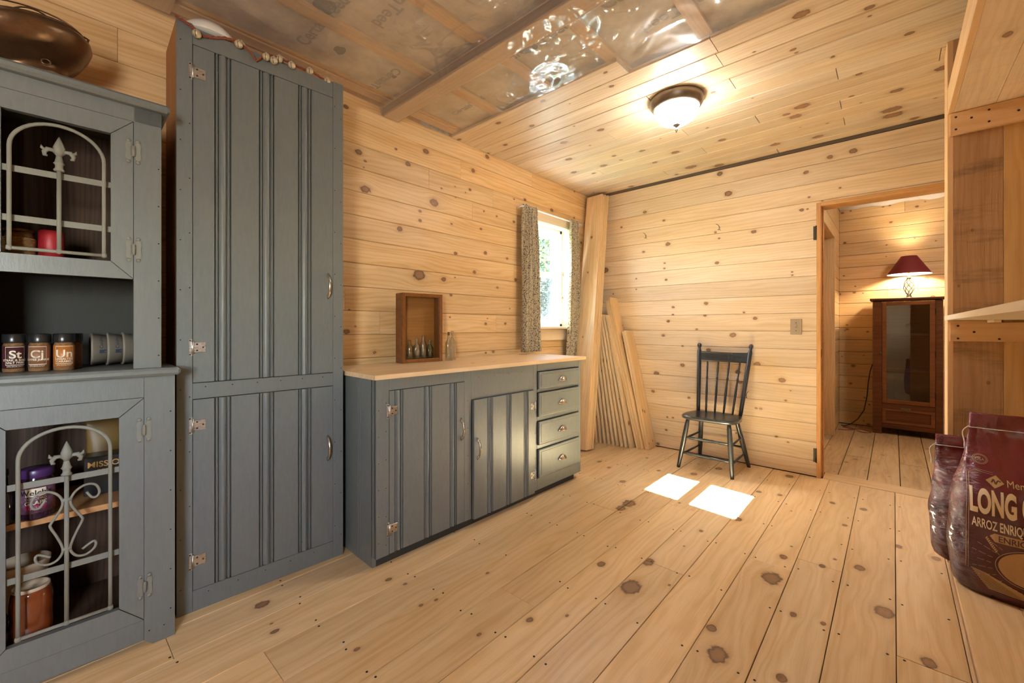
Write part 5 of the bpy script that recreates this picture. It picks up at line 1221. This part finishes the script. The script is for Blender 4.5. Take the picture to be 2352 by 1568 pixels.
# ---- glass-door cabinet
cb = thing('glass_cabinet', 'dark cherry cabinet with a tall glass door and one drawer, beyond the doorway', 'cabinet', (-0.160, 5.774, 0))
CW, CH, CD = 0.515, 1.39, 0.30
def cbx(nm, x0, x1, y0, y1, z0, z1, mat=M_CHERRY, par=cb, b=0.002): return MB().bbox(x0, x1, y0, y1, z0, z1, b).build(nm, mat, par)
cbx('post', 0, 0.072, 0, 0.03, 0, CH - 0.03); cbx('post', CW - 0.052, CW, 0, 0.03, 0, CH - 0.03)
cbx('side_panel', 0.002, 0.020, 0.03, CD, 0.02, CH - 0.03); cbx('side_panel', CW - 0.02, CW - 0.002, 0.03, CD, 0.02, CH - 0.03)
cbx('back_panel', 0.02, CW - 0.02, CD - 0.008, CD, 0.05, CH - 0.03, M_CHERRYL)
cbx('top_slab', -0.022, CW + 0.020, -0.025, CD, CH - 0.022, CH, b=0.004); cbx('top_rail', 0.072, CW - 0.052, 0.002, 0.026, 1.355, CH - 0.022)
cbx('mid_rail', 0.072, CW - 0.052, 0.002, 0.026, 0.270, 0.318); cbx('bottom_rail', 0.072, CW - 0.052, 0.004, 0.026, 0.065, 0.112)
dd = empty('glass_door', (0, 0, 0), 0, cb)
x0, x1, z0, z1 = 0.074, CW - 0.054, 0.320, 1.353
for q in ((x0, x0 + 0.034, z0, z1), (x1 - 0.038, x1, z0, z1), (x0 + 0.034, x1 - 0.038, z0, z0 + 0.04), (x0 + 0.034, x1 - 0.038, z1 - 0.036, z1)): cbx('door_frame', q[0], q[1], -0.002, 0.02, q[2], q[3], M_CHERRYL, dd)
MB().box(x0 + 0.033, x1 - 0.037, 0.008, 0.011, z0 + 0.039, z1 - 0.035).build('pane', M_CABGL, dd)
MB().lathe([(0.011, 0), (0.011, 0.004), (0.005, 0.008), (0.005, 0.014), (0.012, 0.020), (0.010, 0.027), (0, 0.029)], (0, 0, 0), 16, 'Y').build('knob', M_BRASS, dd, (0.062, -0.001, 0.83)).scale = (1, -1, 1)
for z in (0.43, 0.83, 1.25): MB().tube([(x1 + 0.002, -0.004, z - 0.03), (x1 + 0.002, -0.004, z + 0.03)], 0.004, 8).build('hinge', M_IRON, dd)
for z in (1.02, 0.655): cbx('shelf', 0.022, CW - 0.022, 0.04, CD - 0.01, z - 0.009, z + 0.009, M_CHERRYL)
cbx('cabinet_floor', 0.022, CW - 0.022, 0.03, CD - 0.01, 0.30, 0.315)
w_ = empty('drawer', (0, 0, 0), 0, cb)
cbx('drawer_frame', 0.074, CW - 0.054, 0.002, 0.02, 0.115, 0.140, M_CHERRYL, w_); cbx('drawer_frame', 0.074, CW - 0.054, 0.002, 0.02, 0.243, 0.267, M_CHERRYL, w_)
cbx('drawer_frame', 0.074, 0.105, 0.002, 0.02, 0.140, 0.243, M_CHERRYL, w_); cbx('drawer_frame', CW - 0.085, CW - 0.054, 0.002, 0.02, 0.140, 0.243, M_CHERRYL, w_)
cbx('drawer_panel', 0.105, CW - 0.085, 0.008, 0.018, 0.140, 0.243, M_CHERRY, w_)
MB().prism([(-0.036, -0.012), (0.036, -0.012), (0.036, 0.010), (0.022, 0.014), (0, 0.010), (-0.022, 0.014), (-0.036, 0.010)], lambda a, b, t: (0.252 + a, t, 0.272 + b), -0.004, 0.002).tube([(0.228, -0.004, 0.272), (0.232, -0.016, 0.262), (0.272, -0.016, 0.262), (0.276, -0.004, 0.272)], 0.003, 8).build('pull', M_BRASS, w_)

# ---- table lamp on it
lp = thing('table_lamp', 'lit table lamp with a dark red shade and twisted iron cage base', 'lamp', (0.118, 5.925, CH + 0.0005))
MB().lathe([(0.045, 0), (0.046, 0.006), (0.026, 0.012), (0.021, 0.018), (0.019, 0.030), (0.012, 0.036), (0.010, 0.04)], (0, 0, 0), 32).build('base', M_IRON, lp)
cg = MB()
for k in range(6):
    cg.tube([((0.010 + 0.031 * math.sin(PI * t) ** 0.8) * math.cos(2 * PI * k / 6 + 2.6 * t), (0.010 + 0.031 * math.sin(PI * t) ** 0.8) * math.sin(2 * PI * k / 6 + 2.6 * t), 0.036 + 0.165 * t) for t in [i / 20 for i in range(21)]], 0.0034, 8)
cg.build('twisted_cage', M_IRON, lp)
MB().lathe([(0.011, 0.196), (0.019, 0.200), (0.019, 0.214), (0.014, 0.218), (0.008, 0.222), (0.0075, 0.275), (0.014, 0.280), (0.014, 0.300), (0, 0.300)], (0, 0, 0), 24).build('socket', M_BRASS, lp)
MB().lathe([(0.0, 0.296)] + [(0.026 * math.sin(a) + 0.004, 0.335 - 0.034 * math.cos(a)) for a in [0.4 + 0.27 * i for i in range(10)]] + [(0, 0.371)], (0, 0, 0), 20).build('bulb', M_BULB, lp)
sh_ = MB(); N = 64
o = sh_.lathe([(0.170, 0.245), (0.061, 0.430)], (0, 0, 0), N).build('shade', M_SHADE, lp); me = o.data; bm = bmesh.new(); bm.from_mesh(me); bmesh.ops.delete(bm, geom=[f for f in bm.faces if len(f.verts) > 4], context='FACES'); bm.to_mesh(me); bm.free()
o2 = MB().lathe([(0.168, 0.2455), (0.0595, 0.4295)], (0, 0, 0), N).build('shade_lining', M_LINING, o); me = o2.data; bm = bmesh.new(); bm.from_mesh(me); bmesh.ops.delete(bm, geom=[f for f in bm.faces if len(f.verts) > 4], context='FACES'); bm.to_mesh(me); bm.free()
hp = MB()
for sg in (-1, 1): hp.tube([(sg * 0.008, 0, 0.275), (sg * 0.035, 0, 0.32), (sg * 0.04, 0, 0.37), (sg * 0.02, 0, 0.415), (0, 0, 0.422)], 0.002, 6)
for k in range(3): a = 2 * PI * k / 3; hp.tube([(0, 0, 0.422), (0.0605 * math.cos(a), 0.0605 * math.sin(a), 0.427)], 0.0016, 6)
hp.build('harp', M_BRASS, lp)
c1 = MB().tube([(-0.165, 5.90, 0.70), (-0.185, 5.92, 0.62), (-0.20, 5.93, 0.50), (-0.21, 5.93, 0.36), (-0.235, 5.94, 0.20), (-0.29, 5.95, 0.09), (-0.35, 5.95, 0.03), (-0.40, 5.93, 0.006), (-0.43, 5.94, 0.005)], 0.0045, 8)
tag(c1.build('power_cord', M_CORD), 'black power cord hanging beside the cherry cabinet', 'cord')
pts = [(-0.44, 5.70, 0.004), (-0.37, 5.72, 0.004), (-0.31, 5.80, 0.004), (-0.36, 5.90, 0.004), (-0.41, 5.84, 0.011), (-0.34, 5.78, 0.011), (-0.26, 5.86, 0.004), (-0.20, 5.80, 0.004), (-0.17, 5.74, 0.004), (-0.24, 5.70, 0.004), (-0.30, 5.74, 0.012)]
q = []
for i in range(len(pts) - 1):
    for t in (0, 0.25, 0.5, 0.75):
        p0, p1, p2, p3 = pts[max(i - 1, 0)], pts[i], pts[i + 1], pts[min(i + 2, len(pts) - 1)]
        q.append(tuple(0.5 * (2 * b + (c - a) * t + (2 * a - 5 * b + 4 * c - d) * t * t + (3 * b - a - 3 * c + d) * t ** 3) for a, b, c, d in zip(p0, p1, p2, p3)))
tag(MB().tube(q, 0.0038, 8).build('extension_cord', M_RCORD), 'thin red extension cord coiled on the far room floor', 'cord')

# ------------------------------------------------------------------ end wall and shelves at the right
XS, YE = 0.187, 2.83
we = struct(MB().box(XS + 0.02, XR, YE + 0.018, YE + 0.13, 0, 2.43).build('wall_end', M_PLAINW))
board('end_board', we, (XS, YE + 0.072, 1.215), (0, 0, 1), (0, 1, 0), 2.43, 0.145, 0.019, M_STRAP, knots=False, ch=0.002)
board('wall_board', we, (0.2735, YE, 1.215), (0, 0, 1), (-1, 0, 0), 2.43, 0.173, 0.018, M_ROUGH, ch=0.0008, gap=0.001, extra=4)
board('wall_board', we, (0.510, YE, 1.215), (0, 0, 1), (-1, 0, 0), 2.43, 0.300, 0.018, M_YELLOW, ch=0.0008, gap=0.001, extra=4)
ps = thing('pantry_shelves', 'rough pine wall shelves on screwed cleats, holding the rice bags', 'shelves', (XS, YE, 0))
def pl(x, y, z): return (x - XS, y - YE, z)
YS0 = 0.75
for a, b, mt in ((XS + 0.02, 0.335, M_ROUGHP), (0.335, 0.50, M_ROUGHP), (0.50, 0.655, M_JAMB)):
    board('top_shelf_board', ps, pl((a + b) / 2, (YS0 + YE) / 2, 2.086), (0, 1, 0), (1, 0, 0), YE - YS0 - 0.002, b - a, 0.02, mt, ch=0.0008, gap=0.001, extra=1)
board('fascia', ps, pl(XS + 0.001, (YS0 + YE) / 2, 2.145), (0, 1, 0), (0, 0, -1), YE - YS0 - 0.002, 0.118, 0.019, M_STRAP, ch=0.001, knots=False)
board('cleat', ps, pl(0.425, YE - 0.021, 2.034), (1, 0, 0), (0, 0, 1), 0.46, 0.10, 0.02, M_STRAP, ch=0.001, extra=1)
board('cleat', ps, pl(0.425, YE - 0.021, 1.076), (1, 0, 0), (0, 0, 1), 0.46, 0.085, 0.02, M_STRAP, ch=0.001, extra=1)
MB().box(0.0, 0.125, -0.021, -0.001, 1.118, 1.128).build('spacer', M_STRAP, ps); MB().box(0.122, 0.142, -0.20, -0.001, 1.118, 1.129).build('bearer', M_JAMB, ps)
for a, b in ((XS - 0.010, 0.33), (0.33, 0.50), (0.50, 0.655)):
    board('middle_shelf_board', ps, pl((a + b) / 2, (YS0 + YE) / 2, 1.150), (0, 1, 0), (-1, 0, 0), YE - YS0 - 0.002, b - a, 0.020, M_JAMB, ch=0.001, gap=0.001, extra=1)
for a, b in ((XS, 0.345), (0.345, 0.50), (0.50, 0.655)):
    board('bottom_shelf_board', ps, pl((a + b) / 2, (YS0 + YE) / 2, 0.066), (0, 1, 0), (-1, 0, 0), YE - YS0 - 0.002, b - a, 0.020, M_FLOOR, ch=0.001, gap=0.001, extra=2)
board('kick_board', ps, pl(XS + 0.004, (YS0 + YE) / 2, 0.023), (0, 1, 0), (0, 0, -1), YE - YS0 - 0.002, 0.044, 0.019, M_ROUGH, ch=0.001, knots=False)
m = MB()
for x, z in ((0.213, 2.062), (0.262, 2.044), (0.315, 2.062), (0.213, 2.006), (0.315, 2.010), (0.40, 2.03)): m.lathe([(0.0045, 0), (0.004, 0.001), (0, 0.0012)], (x - XS, -0.022, z), 8, 'Y')
for x, z in ((0.22, 1.104), (0.27, 1.076), (0.22, 1.046), (0.345, 1.046)): m.lathe([(0.0045, 0), (0.004, 0.001), (0, 0.0012)], (x - XS, -0.022, z), 8, 'Y')
for v_ in range(len(m.v)): pass
stuff(m.build('screw_heads', M_NAIL, ps))

# ---- rice bags on the bottom shelf
def sstep(a, b, x): t = min(1, max(0, (x - a) / (b - a))); return t * t * (3 - 2 * t)
def rice_bag(loc, W, H, T, lean, lab, seed, rz=0.0, slump=0.0, prints=True):
    bg = thing('rice_bag', lab, 'bag', loc, rz, 'rice bags on the bottom shelf')
    def surf(u, v, side):
        wv = W / 2 * (1 - (0.27 if prints else 0.15) * sstep(0.35, 0.95, v) - 0.05 * (1 - sstep(0, 0.10, v)) + 0.05 * math.sin(PI * v))
        th = T / 2 * (0.72 + 0.28 * sstep(0, 0.15, v)) * (1 - sstep(0.55, 0.90, v)) + 0.005
        c = max(0.0, 1 - abs(u) ** 3.2) ** 0.62
        n = mnoise.noise(Vector((u * 2.4 + seed, v * 5, side * 3.0))) * 0.010 + mnoise.noise(Vector((u * 7 + seed, v * 16 + u * 5, side))) * 0.004
        ed = sstep(0.62, 0.95, -u) ; n += ed * mnoise.noise(Vector((u * 10, v * 26 + u * 16, seed))) * 0.007
        x = u * wv + 0.006 * mnoise.noise(Vector((v * 6, u * 2, seed + 5))) - slump * sstep(0.5, 1, v)
        top = sstep(0.9, 1.0, v)
        y = side * th * c + n * (1 - top * 0.6) * (side if c > 0.02 else 0) + lean * v * v + 0.012 * top * math.sin(u * 5 + seed)
        z = H * v - (0.02 * (1 - u * u) * 0 ) - 0.028 * sstep(0.8, 1, v) * sstep(-0.2, 0.9, u) * (1 if prints else -0.5)
        if v < 0.02: z = 0.001 + 0.016 * (1 - c)
        return (x, y, z)
    NU, NV = 64, 72; m = MB(); vs = []
    for side in (-1, 1):
        for j in range(NV + 1):
            for i in range(NU + 1): vs.append(surf(-1 + 2 * i / NU, j / NV, side))
    n1 = (NU + 1) * (NV + 1); fs = []
    for s_ in (0, 1):
        for j in range(NV):
            for i in range(NU): q = s_ * n1 + j * (NU + 1) + i; fs.append((q, q + 1, q + NU + 2, q + NU + 1))
    for j in range(NV):
        for e in (0, NU): q = j * (NU + 1) + e; fs.append((q, q + NU + 1, n1 + q + NU + 1, n1 + q))
    for i in range(NU):
        for e in (0, NV): q = e * (NU + 1) + i; fs.append((q, q + 1, n1 + q + 1, n1 + q))
    m.add(vs, fs, True); m.build('bag_body', M_BAG, bg)
    def on_front(a, b, off=0.0022):
        v = b / H; lo, hi = -1.0, 1.0
        for _ in range(26):
            mid = (lo + hi) / 2
            if surf(mid, v, -1)[0] < a: lo = mid
            else: hi = mid
        p = surf((lo + hi) / 2, v, -1); return (p[0], p[1] - off, b)
    s_ = MB().tube([Vector(surf(-1 + 2 * i / 40, 0.915, -1)) + Vector((0, -0.002, 0)) for i in range(41)], 0.0016, 6)
    s_.build('seam_thread', M_STRING, bg)
    e = Vector(surf(-1, 0.92, -1))
    MB().tube([e + Vector((-0.016 * math.sin(2.2 * t) + 0.003 * math.sin(9 * t), -0.004, 0.006 * math.sin(3.1 * t) - 0.09 * t ** 1.6)) for t in [i / 14 for i in range(15)]], [0.0018] * 13 + [0.003, 0.0022], 6).build('thread_tail', M_STRING, bg)
    if not prints: return bg
    def lay(mb, fine=True): 
        return mb
    def patch(poly, off):
        """a filled printed shape, subdivided so that it follows the bag"""
        bm = bmesh.new(); vv = [bm.verts.new((a, b, 0)) for a, b in poly]; bm.faces.new(vv)
        bmesh.ops.triangulate(bm, faces=bm.faces); 
        for _ in range(2): bmesh.ops.subdivide_edges(bm, edges=bm.edges[:], cuts=1, use_grid_fill=True)
        bmesh.ops.triangulate(bm, faces=bm.faces); bm.verts.index_update()
        r = MB(); r.add([on_front(v.co.x, v.co.y, off) for v in bm.verts], [[v.index for v in f.verts] for f in bm.faces]); bm.free(); return r
    def line(pts, w, off=0.0026):
        r = MB()
        for i in range(len(pts) - 1):
            a, b = Vector(pts[i]), Vector(pts[i + 1]); d = (b - a).normalized(); n = Vector((-d.y, d.x)) * w / 2
            K = max(1, int((b - a).length / 0.012)); P = []
            for k in range(K + 1): p = a.lerp(b, k / K); P += [on_front(p.x + n.x, p.y + n.y, off), on_front(p.x - n.x, p.y - n.y, off)]
            r.add(P, [(2 * k, 2 * k + 1, 2 * k + 3, 2 * k + 2) for k in range(K)])
        return r
    def txt(s, size, x, z, sx, bold=0.0): return text_mb(s, size, lambda a, b: on_front(x + a, z + b, 0.0028), 'LEFT', bold, sx, 0.010)
    cream = MB()
    for t in (txt('LONG GRAIN', 0.122, -0.168, 0.325, 0.34, 0.005), txt('ARROZ ENRIQUECIDO', 0.047, -0.162, 0.268, 0.40, 0.0008)): cream.add(t.v, t.f)
    cream.build('cream_lettering', M_CREAMPR, bg)
    tan = MB()
    for t in (txt("Member's Mark", 0.034, -0.073, 0.432, 0.75), txt('USA', 0.013, -0.147, 0.508, 1.0), patch([(-0.106, 0.228), (-0.118, 0.246), (-0.106, 0.258), (0.05, 0.258), (0.06, 0.243), (0.05, 0.228)], 0.0022), patch([(-0.125, 0.445), (-0.103, 0.421), (-0.078, 0.441), (-0.098, 0.466)], 0.0022),
              txt('WATER PORTION', 0.012, -0.055, 0.050, 1.2)): tan.add(t.v, t.f)
    for rr in (0.020, 0.0165):
        t = line([(-0.135 + rr * math.cos(a), 0.513 + rr * 0.85 * math.sin(a)) for a in [2 * PI * i / 20 for i in range(21)]], 0.0011); tan.add(t.v, t.f)
    for z in (0.478, 0.472): t = line([(-0.155, z), (-0.105, z - 0.006)], 0.0012); tan.add(t.v, t.f)
    cx, cz = -0.005, 0.148
    el = lambda k: [(cx + 0.100 * k * math.cos(a), cz + 0.072 * k * math.sin(a)) for a in [2 * PI * i / 40 for i in range(41)]]
    t = line(el(1.0), 0.0022); tan.add(t.v, t.f)
    t = patch(el(0.93)[:-1], 0.0022); tan.add(t.v, t.f)
    for k in range(26):                                    # sun rays
        a = 2 * PI * k / 26
        for r0, r1 in ((1.10, 1.22), (1.27, 1.45), (1.50, 1.62)):
            p, q = (cx + 0.100 * r0 * math.cos(a), cz + 0.080 * r0 * math.sin(a)), (cx + 0.100 * r1 * math.cos(a), cz + 0.080 * r1 * math.sin(a))
            if abs(p[0]) < 0.165 and abs(q[0]) < 0.165 and 0.075 < min(p[1], q[1]) and max(p[1], q[1]) < 0.225: t = line([p, q], 0.0013); tan.add(t.v, t.f)
    for k in range(12):                                    # ploughed field
        z = 0.105 - 0.0058 * k; x0_ = -0.165 + 0.004 * k; x1_ = -0.09 + 0.013 * k
        t = line([(x0_, z), ((x0_ + x1_) / 2, z - 0.006), (x1_, z - 0.022)], 0.0032); tan.add(t.v, t.f)
    for dx in (0, 0.006):                                  # border
        t = line([(-0.172 + dx, 0.46), (-0.176 + dx, 0.30), (-0.178 + dx, 0.10)], 0.0011); tan.add(t.v, t.f)
    for k in range(9): t = line([(-0.128 + 0.003 * k, 0.232 - 0.005 * k), (-0.124 + 0.003 * k, 0.240 - 0.005 * k)], 0.003); tan.add(t.v, t.f)
    t = line([(-0.128, 0.235), (-0.112, 0.205), (-0.095, 0.185)], 0.0014); tan.add(t.v, t.f)
    tan.build('tan_print', M_TANPR, bg)
    t = txt('ENRICHED', 0.030, -0.098, 0.2325, 0.8, 0.0004); q = MB(); q.add([(x, y - 0.001, z) for x, y, z in t.v], t.f); 
    q.build('dark_lettering', M_LBL_ST, bg); q = MB()
    t = line([(-0.110, 0.440), (-0.105, 0.452), (-0.100, 0.436), (-0.094, 0.449), (-0.086, 0.446)], 0.004, 0.0034); q.add(t.v, t.f)
    q.build('emblem_mark', M_LBL_ST, bg)
    t = patch([(-0.005, 0.485), (-0.012, 0.545), (0.09, 0.555), (0.10, 0.49)], 0.0024); t.build('barcode_label', M_BARPR, bg)
    bc = MB()
    for k in range(22):
        x = 0.008 + 0.0036 * k; t = line([(x, 0.502), (x, 0.540)], random.choice((0.0008, 0.0014, 0.0022)), 0.0034); bc.add(t.v, t.f)
    bc.build('barcode', M_BLACK, bg)
    return bg
rice_bag((0.388, 2.485, 0.0665), 0.43, 0.685, 0.20, 0.05, 'upright burgundy long grain rice bag with its printed front facing out', 1.0)
rice_bag((0.350, 2.708, 0.0665), 0.44, 0.545, 0.17, 0.02, 'shorter slumped burgundy rice bag behind the printed one', 6.0, 0.0, 0.02, False)

# ------------------------------------------------------------------ outside the window: lawn and leafy trees
struct(MB().box(-30, XW - 0.17, -12, 22, -0.6, -0.5).build('ground', M_GROUND))
def tree(x, y, h, r, seed, lab):
    rs = random.Random(seed); t = thing('leafy_tree', lab, 'tree', (x, y, -0.5), 0, 'trees outside the window')
    MB().tube([(0, 0, 0), (0.05, 0.02, h * 0.4), (-0.03, 0.05, h * 0.7), (0, 0, h * 0.92)], [0.10, 0.08, 0.05, 0.02], 10).build('trunk', M_BARK, t)
    m = MB()
    for _ in range(9000):
        a, b_ = rs.uniform(0, 2 * PI), math.acos(rs.uniform(-1, 1)); q = r * rs.uniform(0.45, 1) ** 0.6
        c = Vector((q * math.sin(b_) * math.cos(a), q * math.sin(b_) * math.sin(a), h * 0.58 + q * 1.05 * math.cos(b_) * h / (2.4 * r)))
        if c.z < 0.25: continue
        d = Vector((rs.gauss(0, 1), rs.gauss(0, 1), rs.gauss(0, 1))).normalized(); e = d.orthogonal().normalized(); s = rs.uniform(0.035, 0.075)
        m.add([c - d * s, c + e * s * 0.45, c + d * s, c - e * s * 0.45], [(0, 1, 2, 3)])
    stuff(m.build('foliage', M_LEAF, t))
tree(-5.4, 7.4, 4.2, 1.25, 1, 'tall leafy green tree seen through the upper sash')
tree(-8.2, 9.2, 5.0, 1.8, 2, 'broad leafy green tree further off outside the window')
tree(-6.4, 5.2, 3.6, 1.2, 4, 'low leafy green tree nearest the lawn below the window')
tree(-9.0, 13.4, 5.2, 2.1, 3, 'rounded leafy green tree farthest from the window')
